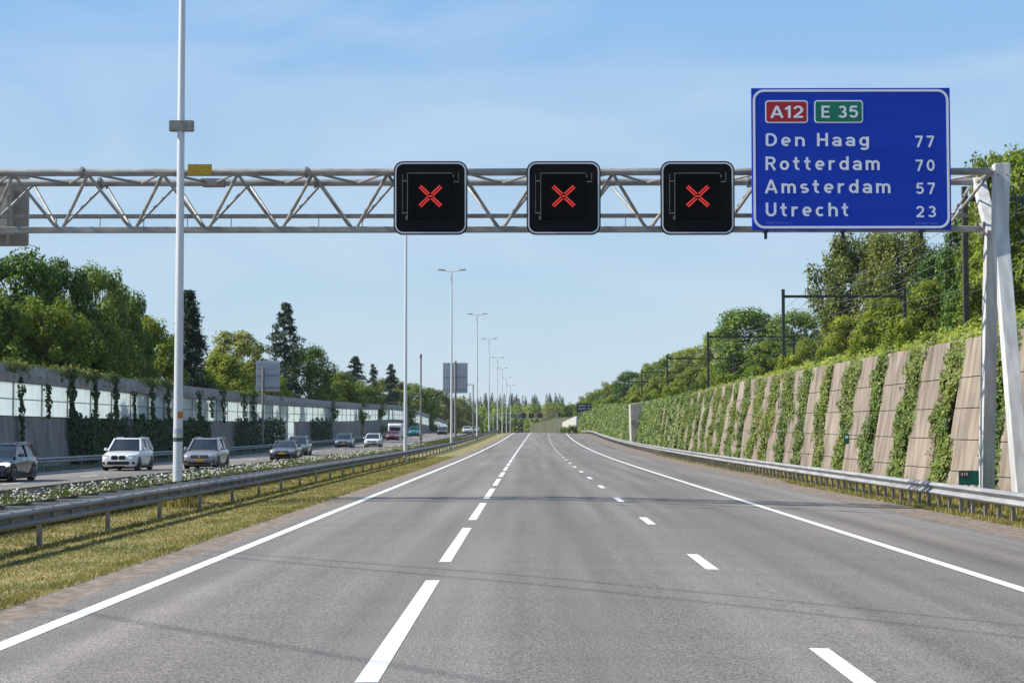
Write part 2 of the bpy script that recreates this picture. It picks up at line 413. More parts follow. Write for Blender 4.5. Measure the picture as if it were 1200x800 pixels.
# dark bands across the carriageway, painting in the truss and pole shadow
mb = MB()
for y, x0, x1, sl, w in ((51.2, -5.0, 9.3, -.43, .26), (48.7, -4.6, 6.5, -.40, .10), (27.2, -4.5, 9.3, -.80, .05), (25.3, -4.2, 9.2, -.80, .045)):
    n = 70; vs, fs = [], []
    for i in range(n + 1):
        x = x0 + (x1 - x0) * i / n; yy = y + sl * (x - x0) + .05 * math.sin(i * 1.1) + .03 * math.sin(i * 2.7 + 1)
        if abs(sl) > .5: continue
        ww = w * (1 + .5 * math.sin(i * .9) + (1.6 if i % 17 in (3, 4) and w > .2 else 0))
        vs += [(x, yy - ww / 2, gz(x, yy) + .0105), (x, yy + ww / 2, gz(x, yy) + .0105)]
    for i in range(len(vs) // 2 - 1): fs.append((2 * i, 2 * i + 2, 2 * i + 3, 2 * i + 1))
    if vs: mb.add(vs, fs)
mb.build('truss_shadow_band', mat('shadow_band_dark', (.03, .03, .03), (.05, .05, .05), 5, .6), road)

# embankment behind the right wall
def wall_h(Y): return float(np.interp(Y, [30, 60, 122, 235, 380, 435], [4.85, 5.1, 5.5, 5.2, 5.7, 4.8]))
WX0, WX1 = 14.2, 15.1
def cw(Y): return c(Y) - 5.0 * (np.clip(np.asarray(Y, float) - 350, 0, 85) / 80) ** 2
vs, fs = [], []
ex = [15.3, 17.2, 20.5, 34, 46, 70, 140, 400]
for y in YS:
    h = wall_h(y)
    ez = [h - .35, h - .2, 6.6, 6.9, 7.6, 10, 13, 15]
    for x, z in zip(ex, ez):
        if y > 500: z = z * max(.25, 1 - (y - 500) / 900)
        vs.append((x + float(cw(min(y, 430))), y, max(z, 0)))
n = len(ex)
for i in range(len(YS) - 1):
    for k in range(n - 1): fs.append((i * n + k, i * n + k + 1, (i + 1) * n + k + 1, (i + 1) * n + k))
mb = MB(); mb.add(vs, fs); tag(mb.build('embankment_terrain', M['bank']), kind='structure')

# ------------------------------------------------------------------ guardrails
def wprofile(side, depth=.105, z0=.44, z1=.75):
    zs = [0, .06, .14, .22, .30, .38, .46, .54, .62, .70, .78, .86, .94, 1]
    xs = [0, .5, .9, 1, .85, .4, .05, .05, .4, .85, 1, .9, .5, 0]
    front = [(side * x * depth, z0 + (z1 - z0) * t) for x, t in zip(xs, zs)]
    back = [(x - side * .012, z) for x, z in front][::-1]
    return front + back
def rail_mesh(mb, xf, side, ys, **k):
    pr = wprofile(side, **k); rings = []
    for y in ys:
        x = xf(y); rings.append([(x + a + c(y), y, gz(x, y) + b) for a, b in pr])
    mb.loft(rings)
rys = lambda a, b: list(np.concatenate([np.arange(a, min(b, 200), 4.0), np.arange(200, b + 1, 8.0)])) if b > 200 else list(np.arange(a, b + 1, 4.0))

gl = thing('guardrail', 'weathered double steel guardrail along the grass verge beside the empty carriageway', 'guardrail', (-8.9, 20, gz(-8.9, 20)), 'motorway guardrails')
mb = MB(); rail_mesh(mb, lambda y: -8.58, 1, rys(12, 420)); mb.build('front_rail', M['galv'], gl, smooth=True)
mb = MB(); rail_mesh(mb, lambda y: -9.32, -1, rys(12, 420)); mb.build('rear_rail', M['galv'], gl, smooth=True)
pm = MB().box((0, 0, .28), (.07, .13, .8)).box((.035, 0, .58), (.14, .05, .2)).mesh('post', M['galv_dark'])
for k in range(78):
    y = 16.0 + 5.07 * k
    if y > 415: break
    o = link('post', pm, gl); o.location = Vector((-8.68 + c(y), y, gz(-8.7, y))) - ORG[gl.name]
sm = MB().box((0, 0, .70), (.72, .10, .08)).mesh('spacer', M['galv_light'])
bm_ = MB().box((0, 0, .60), (.045, .05, .30)).mesh('bracket', M['galv_dark'])
for k in range(99):
    y = 16.0 + 1.69 * k
    o = link('spacer', sm, gl); o.location = Vector((-8.95 + c(y), y, gz(-8.9, y))) - ORG[gl.name]
for k in range(99):
    y = 16.3 + 1.27 * k
    o = link('splice_bracket', bm_, gl); o.location = Vector((-8.53 + c(y), y, gz(-8.6, y))) - ORG[gl.name]

g2 = thing('guardrail', 'grey guardrail half hidden behind white daisies beside the oncoming carriageway', 'guardrail', (-11.5, 40, gz(-11.5, 40)), 'motorway guardrails')
mb = MB(); rail_mesh(mb, lambda y: -11.45, -1, rys(30, 330)); mb.build('rail', M['galv_light'], g2, smooth=True)
for k in range(60):
    y = 32 + 5.0 * k
    o = link('post', pm, g2); o.location = Vector((-11.56 + c(y), y, gz(-11.4, y))) - ORG[g2.name]
g3 = thing('guardrail', 'shaded guardrail in front of the noise barrier behind the moving cars', 'guardrail', (-25.4, 60, gz(-25.4, 60)), 'motorway guardrails')
mb = MB(); rail_mesh(mb, lambda y: -25.35, 1, rys(50, 480)); mb.build('rail', M['galv_light'], g3, smooth=True)
for k in range(80):
    y = 52 + 4.0 * k
    o = link('post', pm, g3); o.location = Vector((-25.45 + c(y), y, gz(-25.4, y))) - ORG[g3.name]

gr = thing('guardrail', 'bright steel guardrail on close set posts below the concrete wall', 'guardrail', (11, 30, gz(11, 30)), 'motorway guardrails')
rxf = lambda y: 11.0 + .7 * wid(y) - max(0, (y - 330)) ** 2 * 3e-4
mb = MB(); rail_mesh(mb, rxf, -1, rys(20, 400), z0=.40); mb.build('rail', M['galv_light'], gr, smooth=True)
pm2 = MB().box((0, 0, .33), (.08, .11, .76)).mesh('post', M['galv_dark'])
for k in range(100):
    y = 27 + 1.25 * k
    o = link('post', pm2, gr); o.location = Vector((rxf(y) + .09 + c(y), y, gz(11, y))) - ORG[gr.name]
mb = MB()
for k in range(140):
    y = 152 + 1.7 * k; mb.box((rxf(y) + .09 + c(y), y, gz(11, y) + .33), (.08, .11, .76))
tag(mb.build('far_posts', M['galv_dark'], gr), kind='stuff')

# ------------------------------------------------------------------ left noise barrier
BX = -29.5
nb = thing('noise_barrier', 'long grey noise barrier with milky glass band and concrete cap behind oncoming traffic', 'noise barrier', (BX, 90, gz(BX, 90)))
def barrier_strip(mb, prof, y0, y1, step=5.9):
    rings = []
    for y in np.arange(y0, y1 + .1, step):
        rings.append([(BX + a + c(y), y, gz(BX, y) + b) for a, b in prof])
    mb.loft(rings)
mb = MB(); barrier_strip(mb, [(.35, -.4), (.12, 1.55), (.09, 1.57), (.0, 2.93), (-.25, 2.93), (-.25, -.4)], 70.9, 188.9)
barrier_strip(mb, [(.35, -.4), (.0, 2.93), (-.25, 2.93), (-.25, -.4)], 218.4, 590); mb.build('concrete_base', M['conc_left'], nb)
mb = MB(); barrier_strip(mb, [(.16, 4.95), (.22, 5.4), (.18, 5.42), (.05, 5.95), (-.2, 5.95), (-.2, 4.95)], 70.9, 590); mb.build('cap_panel', M['conc_cap'], nb)
k = 0
for y in np.arange(70.9, 584, 5.9):
    full = 188 < y < 217
    a = Vector((BX + c(y + .08), y + .08, gz(BX, y))); b = Vector((BX + c(y + 5.82), y + 5.82, gz(BX, y + 5.9)))
    zb = .1 if full else 2.96
    mb = MB()
    cuts = [zb, 1.5, 2.96, 3.95, 4.94] if full else [zb, 3.95, 4.94]
    for z0, z1 in zip(cuts[:-1], cuts[1:]):
        p = [a + Vector((-.06, 0, z0 + .03)), b + Vector((-.06, 0, z0 + .03)), b + Vector((-.06, 0, z1 - .03)), a + Vector((-.06, 0, z1 - .03))]
        q = [v + Vector((-.03, 0, 0)) for v in p]
        mb.add(p + q, [(0, 1, 2, 3), (7, 6, 5, 4), (0, 4, 5, 1), (1, 5, 6, 2), (2, 6, 7, 3), (3, 7, 4, 0)])
    mb.build('glass_panel', M['glass'], nb)
    mb = MB()
    for z in cuts[1:-1]: mb.beam(a + Vector((-.045, 0, z)), b + Vector((-.045, 0, z)), .07, .030)
    mb.build('mid_rail', M['post_dark'], nb)
    mb = MB(); mb.box((a.x - .02, y, a.z + (4.94 + zb) / 2), (.08, .05, 4.94 - zb - .004)); mb.build('post', M['post_dark'], nb)

# ------------------------------------------------------------------ right retaining wall
def wp(Y, h):
    """point on the face of the right wall at distance Y and height share h"""
    H = wall_h(Y); return Vector((WX0 + (WX1 - WX0) * h + float(cw(Y)), Y, gz(14.2, Y) + h * (H + .28)))
rw = thing('retaining_wall', 'leaning concrete panel wall with vertical recesses below the railway trees', 'wall', (14.2, 40, gz(14.2, 40)))
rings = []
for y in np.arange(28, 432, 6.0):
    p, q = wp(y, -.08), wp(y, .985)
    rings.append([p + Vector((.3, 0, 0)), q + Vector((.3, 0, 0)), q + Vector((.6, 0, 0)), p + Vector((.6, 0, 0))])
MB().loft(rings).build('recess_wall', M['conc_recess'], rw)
YB = [54.3 + 6.55 * (k - 3) for k in range(60)]
for yb in YB:
    if yb > 426: break
    mb = MB()
    y0, y1 = yb - 4.35, yb
    H = wall_h(yb) + .28; n = 5
    first = 1 - (n - .5) * 1.06 / H
    cuts = [-.05] + [1 - (4 - i) * 1.06 / H - .055 for i in range(4)] + [1.0]
    for a, b in zip(cuts[:-1], cuts[1:]):
        b2 = b - .004
        if b2 <= a: continue
        p = [wp(y0, a), wp(y1, a), wp(y1, b2), wp(y0, b2)]
        s = random.uniform(0, .015)
        p = [v - Vector((s, 0, 0)) for v in p]
        q = [v + Vector((.295, 0, 0)) for v in p]
        mb.add(p + q, [(0, 1, 2, 3), (7, 6, 5, 4), (0, 4, 5, 1), (1, 5, 6, 2), (2, 6, 7, 3), (3, 7, 4, 0)])
    mb.build('wall_panel', M['conc_wall'], rw, bevel=.02)

# ------------------------------------------------------------------ ivy
def wall_ivy(name, yc, wfun, n, size, out=.30):
    """leaves hanging on the right wall round distance yc in overlapping clumps; wfun(h) gives left and right reach"""
    nc = max(30, n // 70)
    h0 = rng.random(nc) * 1.0; lo, hi = wfun(h0)
    y0 = lo + (hi - lo) * rng.random(nc); bulge = .02 + out * rng.random(nc) ** 1.3
    idx = rng.integers(0, nc, n)
    d = norm(rng.normal(size=(n, 3))); r_ = (.35 + .65 * rng.random(n)) * (.28 + .22 * rng.random(nc))[idx]
    H = np.interp(y0, [30, 60, 122, 235, 380, 435], [4.85, 5.1, 5.5, 5.2, 5.7, 4.8])[idx] + .28
    y = y0[idx] + d[:, 1] * r_; z0 = h0[idx] * H + d[:, 2] * r_ * 1.25 - .12 * rng.random(n)
    z0 = np.clip(z0, -.1, H + .12 + .22 * rng.random(n) + .2 * np.sin(y * 2.1 + yc)); h = z0 / H
    off = bulge[idx] * (.35 + .65 * np.abs(d[:, 0]))
    x = WX0 + (WX1 - WX0) * h + cw(y) - off + .10 + np.where(h > .99, .4 * rng.random(n), 0)
    C = np.stack([x, y, zx(14.2) + g(y) + z0], 1)
    Nn = np.stack([-np.ones(n) * .7 - .3 * np.abs(d[:, 0]), d[:, 1] * .7 + rng.normal(size=n) * .4 - .2, d[:, 2] * .6 + rng.normal(size=n) * .4 + .3], 1)
    return C, leaves(C, Nn, size * (.5 + .9 * rng.random(n)), .7)

ivyword = ['dark', 'thick', 'narrow', 'browning', 'ragged', 'bushy', 'tall', 'straggly', 'dense', 'pale']
gaps = [yb + 1.1 for yb in YB if yb + 1.1 < 168]
order = ['hidden mostly behind the white gantry legs', 'strip just left of the white gantry legs', 'second strip left of the gantry legs',
         'third strip left of gantry legs', 'fourth strip left of the gantry legs', 'fifth strip left of the gantry legs',
         'sixth strip left of the gantry legs', 'seventh strip left of the gantry legs', 'eighth strip left of the gantry legs'] + ['%s strip left of the gantry legs' % w_ for w_ in ('ninth', 'tenth', 'eleventh', 'twelfth', 'thirteenth', 'fourteenth', 'fifteenth', 'sixteenth', 'seventeenth', 'eighteenth', 'nineteenth')]
vis = 0
for i, yc in enumerate(gaps):
    if yc < 38: continue
    ph = rng.random(4) * 6.28
    grow = np.interp(yc, [50, 70, 95, 115, 168], [.25, .5, .9, 1.5, 2.0]) * rng.uniform(.6, 2.0)
    def wf(h, yc=yc, ph=ph, grow=grow):
        lo = yc - .75 - grow * (.7 + .7 * np.sin(h * 5 + ph[0]) + .5 * np.sin(h * 13 + ph[1])) - rng.uniform(.4, 2.6) * np.clip(.40 - h, 0, 1) ** 1.3 - rng.uniform(-.3, .9) * np.clip(h - .82, 0, 1) * 5
        hi = yc + .8 + .45 * np.sin(h * 6 + ph[2]) + .3 * np.sin(h * 15 + ph[3])
        return lo, hi
    n = 9500
    C, V = wall_ivy('ivy', yc, wf, n, .062, out=.46)
    org = Vector((WX0 + .2, yc, gz(14.2, yc)))
    o = link('ivy', np_mesh('ivy', V - np.array(org), 4, M['ivy_sun'])); o.location = org
    nd = rng.integers(300, 900); hd, ld = rng.uniform(.15, .8), rng.normal() * .3
    Cd, Vd_ = wall_ivy('dry', yc, lambda h: (yc - .7 + ld + 0 * h, yc + .6 + ld + 0 * h), int(nd), .055, out=.42)
    sel = np.abs(Cd[:, 2] - org.z - 5 * hd) < rng.uniform(.5, 1.3)
    link('dry_leaves', np_mesh('dry_leaves', Vd_.reshape(-1, 4, 3)[sel].reshape(-1, 3) - np.array(org), 4, M['ivy_dry']), o)
    base = 'green ivy on the wall, '
    if yc < 49: lab = 'ivy on the wall right of the white gantry legs, at the photo edge'
    else:
        lab = base + order[min(vis, len(order) - 1)]; vis += 1
    tag(o, lab, 'ivy', 'ivy strips in the wall recesses')
# beyond, the ivy grows together over nearly the whole wall
n = 60000
y = 166 + (428 - 166) * rng.random(n) ** 1.15
h = rng.random(n) * 1.06 - .02
bare = (np.sin(y * .96 + 1.2) > .30) & (np.sin(y * .11 + .4) > -.2) & (h < .90 + .12 * np.sin(y * 3)) & (y < 235)
edge_keep = rng.random(n) < .12
keep = (~bare) | edge_keep
y, h = y[keep], h[keep]; n = len(y)
H = np.interp(y, [30, 60, 122, 235, 380, 435], [4.85, 5.1, 5.5, 5.2, 5.7, 4.8]) + .28
lump = np.clip(.5 + .35 * np.sin(y * .9 + h * 5) * np.sin(h * 11 + y * .6) + .45 * np.sin(y * 1.25 + 1.2 * np.sin(h * 3 + y * .2)), 0, 1)
x = WX0 + (WX1 - WX0) * h + cw(y) - .45 * lump * rng.random(n) ** .4 + .1
C = np.stack([x, y, zx(14.2) + g(y) + h * H], 1)
Nn = np.stack([-np.ones(n) * .8, rng.normal(size=n) * .5 - .35, rng.normal(size=n) * .5 + .4], 1)
o = link('ivy', np_mesh('ivy', leaves(C, Nn, (.09 + .10 * rng.random(n)) * np.interp(y, [112, 428], [.8, 1.7]), .7), 4, M['ivy_sun']))
tag(o, 'continuous ivy cover hiding the far stretch of the retaining wall', 'ivy', kind='stuff')

n = 46000
y = 34 + 520 * rng.random(n) ** 1.5; u = rng.random(n); xx = 15.25 + 7.2 * u
ww_ = np.interp(y, [30, 60, 122, 235, 380, 435], [4.85, 5.1, 5.5, 5.2, 5.7, 4.8])
zz = np.interp(xx, [15.2, 17.2, 20.5, 23], [0, 0, 1, 1]); zz = ww_ - .3 + (np.maximum(6.6, ww_ - .2) - ww_ + .3) * zz
lump = .5 + .5 * np.sin(y * .7 + xx * 1.3) * np.sin(xx * 1.9 - y * .31)
zz = zz + (.1 + .5 * lump) * rng.random(n) ** .7
C = np.stack([xx + cw(np.minimum(y, 430)), y, zz], 1)
Nn = np.stack([rng.normal(size=n) * .5 - .4, rng.normal(size=n) * .5 - .4, np.ones(n) * .7], 1)
tag(link('undergrowth', np_mesh('undergrowth', leaves(C, Nn, (.07 + .08 * rng.random(n)) * np.interp(y, [34, 420], [.8, 2.2]), .6), 4, M['leaf_light'])), 'low green undergrowth on the bank above the retaining wall', 'undergrowth', kind='stuff')

# ivy on the left barrier
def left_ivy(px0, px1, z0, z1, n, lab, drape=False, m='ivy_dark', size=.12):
    Y0, Y1 = BX * F / (px0 - 620), BX * F / (px1 - 620)
    y = Y0 + (Y1 - Y0) * rng.random(n); t = rng.random(n)
    wob = np.sin(y * 1.3) * .25 + np.sin(y * 3.1 + 1) * .15
    z = z0 + (z1 - z0 + wob * min(1, z1 - z0) * (0 if drape else 1)) * t
    if drape:
        yc = (Y0 + Y1) / 2; w = (Y1 - Y0) / 2
        y = yc + (rng.random(n) * 2 - 1) * w * (.35 + .65 * t) * (.6 + .4 * np.sin(t * 17 + yc))
    off = .10 + .35 * rng.random(n) ** .7 * (.5 if drape else 1)
    C = np.stack([BX + .25 * (1 - z / 6) + off + c(y), y, zx(BX) + g(y) + z], 1)
    Nn = np.stack([np.ones(n) * .8, rng.normal(size=n) * .5 - .3, rng.normal(size=n) * .5 + .3], 1)
    yy = float((Y0 + Y1) / 2); org = np.array([BX, yy, gz(BX, yy)])
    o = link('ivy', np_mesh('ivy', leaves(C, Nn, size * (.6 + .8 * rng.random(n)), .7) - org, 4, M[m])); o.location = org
    return tag(o, lab, 'ivy', 'ivy on the noise barrier')
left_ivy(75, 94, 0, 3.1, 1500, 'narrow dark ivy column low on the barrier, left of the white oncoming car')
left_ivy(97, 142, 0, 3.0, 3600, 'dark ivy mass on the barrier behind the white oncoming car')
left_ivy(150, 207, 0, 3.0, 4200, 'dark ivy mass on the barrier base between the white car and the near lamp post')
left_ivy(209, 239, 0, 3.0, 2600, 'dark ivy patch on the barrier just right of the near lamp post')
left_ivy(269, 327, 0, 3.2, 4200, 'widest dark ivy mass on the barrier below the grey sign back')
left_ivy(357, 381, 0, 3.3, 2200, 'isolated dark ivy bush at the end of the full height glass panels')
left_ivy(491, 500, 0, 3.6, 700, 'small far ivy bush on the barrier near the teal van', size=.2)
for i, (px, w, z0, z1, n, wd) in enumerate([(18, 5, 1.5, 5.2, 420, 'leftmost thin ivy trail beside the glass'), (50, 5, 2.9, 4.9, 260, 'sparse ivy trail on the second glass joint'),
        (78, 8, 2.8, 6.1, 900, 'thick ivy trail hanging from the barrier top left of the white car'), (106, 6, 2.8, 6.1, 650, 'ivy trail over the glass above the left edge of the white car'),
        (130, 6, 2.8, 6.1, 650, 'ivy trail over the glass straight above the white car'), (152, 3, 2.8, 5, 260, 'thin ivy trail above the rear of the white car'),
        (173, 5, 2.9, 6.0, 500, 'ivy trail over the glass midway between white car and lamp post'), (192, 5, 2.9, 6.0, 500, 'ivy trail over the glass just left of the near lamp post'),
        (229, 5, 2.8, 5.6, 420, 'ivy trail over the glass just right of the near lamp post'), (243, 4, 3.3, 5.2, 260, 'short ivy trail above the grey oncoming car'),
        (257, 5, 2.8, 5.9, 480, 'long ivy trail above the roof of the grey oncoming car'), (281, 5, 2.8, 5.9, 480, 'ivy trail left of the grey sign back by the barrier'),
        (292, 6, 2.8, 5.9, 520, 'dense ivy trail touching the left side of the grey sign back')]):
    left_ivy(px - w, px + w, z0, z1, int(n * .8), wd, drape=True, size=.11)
for px, w, lab in [(15, 8, 'yellow green plant tuft growing on the barrier cap near the photo edge'), (80, 13, 'widest yellow green tuft on the barrier cap'), (103, 7, 'yellow green tuft on the barrier cap beside the widest one'),
                   (129, 6, 'yellow green tuft on the barrier cap above the white car'), (172, 7, 'yellow green tuft on the barrier cap left of the near lamp post'),
                   (194, 8, 'yellow green tuft on the barrier cap nearest the lamp post'), (288, 12, 'low yellow green tuft on the barrier cap beside the grey sign back')]:
    Y0 = BX * F / (px - 620); n = int(70 * w); sp = w * Y0 / 600 * 1.6
    y = Y0 + rng.normal(size=n) * sp * (.5 + .5 * rng.random(n)); lump = .5 + .5 * np.sin(y * 4.1 + px)
    z = 5.93 + np.abs(rng.normal(size=n)) * .13 * (.3 + lump); hang = rng.random(n) < .35
    z[hang] = 5.9 - .8 * rng.random(hang.sum()) ** 1.6 * (.3 + .7 * lump[hang])
    C = np.stack([BX - .15 + .4 * rng.random(n) + c(y), y, zx(BX) + g(y) + z], 1); C[hang, 0] = BX + .24 + .05 * rng.random(hang.sum()) + c(y[hang])
    Nn = np.stack([rng.normal(size=n) * .5 + .5, rng.normal(size=n) * .5 - .2, rng.normal(size=n) * .4 + .6], 1)
    org = np.array([BX, Y0, gz(BX, Y0)])
    o = link('cap_plant', np_mesh('cap_plant', leaves(C, Nn, .10 * (.5 + rng.random(n)), .55) - org, 4, M['tuft'])); o.location = org
    tag(o, lab, 'plant', 'plants on the barrier cap')

# ------------------------------------------------------------------ trees
def crown_leaves(g_, cl, rad, n, size, droop=0, aspect=.6, flat=.8):
    """n leaves spread over clumps centred on cl with radii rad"""
    w = rad ** 2; idx = g_.choice(len(cl), n, p=w / w.sum())
    d = norm(g_.normal(size=(n, 3))); r = (.45 + .55 * g_.random(n) ** .6)
    off = d * (r * rad[idx])[:, None]; off[:, 2] *= flat
    lump = 1 + .22 * np.sin(off @ np.array([2.1, 1.3, 2.7]) * 1.7 + idx)
    C = cl[idx] + off * lump[:, None]
    if droop: C[:, 2] -= droop * g_.random(n) ** 2 * rad[idx]
    Nn = d * .7 + np.array([0, 0, .55]) + g_.normal(size=(n, 3)) * .45
    return leaves(C, Nn, size * (.6 + .8 * g_.random(n)), aspect, g_)

def broadleaf(name, m, seed, H=10., Rr=4., base=.16, nclump=42, n=13000, size=.17, prof=None, crad=(.20, .34), droop=0, label='', cat='tree'):
    g_ = np.random.default_rng(seed); cl, rad = [], []
    prof = prof or [(0, .55), (.25, .95), (.5, 1), (.75, .78), (1, .28)]
    for i in range(nclump):
        t = (i + g_.random()) / nclump; rr = np.interp(t, *zip(*prof)) * Rr
        a = i * 2.4 + g_.random() * 1.2; q = rr * (.35 + .6 * g_.random() ** .6)
        cr = Rr * g_.uniform(*crad)
        cl.append((q * math.cos(a), q * math.sin(a), H * (base + (1 - base) * (t * .93)) + g_.normal() * .02 * H)); rad.append(cr)
    cl = np.array(cl); rad = np.array(rad)
    cl[:, 2] = np.minimum(cl[:, 2], H - rad * .8)
    o = empty(name); o['label'] = label; o['category'] = cat
    tr = MB(); top = H * .8
    pts = [(.12 * math.sin(z * .8 + seed), .12 * math.cos(z * .7 + seed), z) for z in np.linspace(-.6, top, 7)]
    tr.tube(pts, [H * .025 * (1 - .75 * i / 6) for i in range(7)], 7)
    for k in range(0, nclump, 2):
        p = cl[k]; z0 = max(H * base * .7, p[2] - .22 * H); s = np.interp(z0, [0, top], [1, .25]) * H * .011
        tr.tube([(0, 0, z0), (p[0] * .55, p[1] * .55, z0 + (p[2] - z0) * .45), tuple(p)], [s, s * .7, s * .25], 5)
    tr.build('trunk', M['bark'], o, smooth=True)
    link('crown', np_mesh('crown', crown_leaves(g_, cl, rad, n, size, droop), 4, M[m]), o)
    return o

def conifer(name, m, seed, H=12., Rr=2.6, n=11000, size=.17, sparse=0.0, label='', lev=26, power=1.0, up=0.):
    g_ = np.random.default_rng(seed); o = empty(name); o['label'] = label; o['category'] = 'tree'
    tr = MB(); tr.tube([(0, 0, -.5), (.05, 0, H * .5), (0, .05, H * .985)], [H * .018, H * .011, H * .002], 7)
    Cs, Ns = [], []
    nb_ = lev * 7; per = n // nb_
    for i in range(nb_):
        t = (i + g_.random()) / nb_; z = H * (.07 + .93 * t)
        if sparse and g_.random() < sparse: continue
        L_ = Rr * (1 - t) ** power * g_.uniform(.6, 1.12) + .12; a = g_.random() * 6.28
        s = g_.random(per); u = L_ * s ** .7
        dz = -.22 * L_ * s ** 1.6 + up * L_ * s + .12 * L_ * np.sin(s * 3) 
        wv = .12 + .17 * L_ * (1 - s * .6)
        x = u * math.cos(a) + g_.normal(size=per) * wv; y = u * math.sin(a) + g_.normal(size=per) * wv
        Cs.append(np.stack([x, y, z + dz + g_.normal(size=per) * .10], 1))
        if i % 3 == 0: tr.tube([(0, 0, z), (L_ * .8 * math.cos(a), L_ * .8 * math.sin(a), z - .12 * L_ + up * L_ * .8)], [.035, .012], 4)
        Ns.append(np.stack([.4 * math.cos(a) + g_.normal(size=per) * .5, .4 * math.sin(a) + g_.normal(size=per) * .5, .8 + g_.normal(size=per) * .4], 1))
    tr.build('trunk', M['bark'], o, smooth=True)
    C_, N_ = np.concatenate(Cs), np.concatenate(Ns)
    C_[:, 2] = np.minimum(C_[:, 2], H)
    link('crown', np_mesh('crown', leaves(C_, N_, size * (.5 + .8 * g_.random(len(C_))), .3, g_), 4, M[m]), o)
    return o

DIM = {}
def proto(key, o, H, Rr): DIM[key] = (o, H, Rr, [False])
big = [(0, .9), (.2, 1), (.5, 1), (.75, .9), (1, .5)]
proto('oak', broadleaf('broadleaf_tree', 'leaf_dark', 11, 13, 4.6, nclump=105, base=.03, n=24000, size=.15, prof=big, crad=(.14, .30)), 13, 5.0)
proto('oak2', broadleaf('broadleaf_tree', 'leaf_dark', 12, 13, 4.4, nclump=95, base=.03, n=24000, size=.15, prof=[(0, .9), (.3, 1), (.55, .85), (.8, .8), (1, .45)], crad=(.14, .32)), 13, 4.9)
proto('beech', broadleaf('broadleaf_tree', 'leaf_mid', 13, 12, 4.6, nclump=100, base=.03, n=24000, size=.15, prof=big, crad=(.14, .28)), 12, 5.0)
proto('beech2', broadleaf('broadleaf_tree', 'leaf_mid', 14, 11, 4.6, nclump=90, base=.02, n=22000, size=.15, prof=[(0, .9), (.3, 1), (.6, .95), (.85, .7), (1, .3)], crad=(.14, .30)), 11, 5.0)
proto('lime', broadleaf('broadleaf_tree', 'leaf_light', 15, 9, 3.6, nclump=80, base=.02, n=19000, size=.13, crad=(.14, .3), prof=[(0, .9), (.3, 1), (.6, .9), (.85, .6), (1, .2)]), 9, 3.8)
proto('lime2', broadleaf('broadleaf_tree', 'leaf_light', 16, 8, 4.0, nclump=80, base=.02, n=19000, size=.13, crad=(.14, .28), prof=[(0, 1), (.35, 1), (.7, .8), (1, .3)]), 8, 4.2)
proto('feathery', broadleaf('feathery_tree', 'leaf_olive', 17, 9, 3.8, nclump=80, base=.05, n=15000, size=.12, crad=(.12, .24)), 9, 3.8)
proto('olive', broadleaf('broadleaf_tree', 'leaf_olive', 18, 9, 4.2, nclump=80, base=.02, n=19000, size=.14, crad=(.14, .3)), 9, 4.4)
proto('willow', broadleaf('weeping_tree', 'leaf_olive', 19, 13, 5, nclump=90, base=.08, n=40000, size=.13, droop=1.6, crad=(.13, .26), prof=[(0, .8), (.3, 1), (.6, .95), (.85, .75), (1, .35)]), 12, 5.0)
proto('shrub', broadleaf('shrub', 'leaf_light', 20, 4, 2.6, nclump=34, base=.0, n=6500, size=.12, crad=(.24, .38), prof=[(0, 1), (.5, .95), (1, .45)], cat='shrub'), 4, 2.8)
proto('shrub2', broadleaf('shrub', 'leaf_mid', 21, 4, 2.6, nclump=34, base=.0, n=6500, size=.12, crad=(.24, .38), prof=[(0, 1), (.5, .95), (1, .45)], cat='shrub'), 4, 2.8)
proto('spruce', conifer('conifer', 'needle', 22, 12, 2.6, 20000, .19, power=.7, lev=34), 12, 2.6)
proto('pine', conifer('conifer', 'needle', 23, 12, 3.2, 14000, .24, sparse=.3, power=.5, up=.15, lev=20), 12, 3.0)
proto('cedar', conifer('conifer', 'needle', 24, 12, 3.8, 17000, .22, sparse=.35, power=.62, up=.1, lev=20), 12, 3.4)

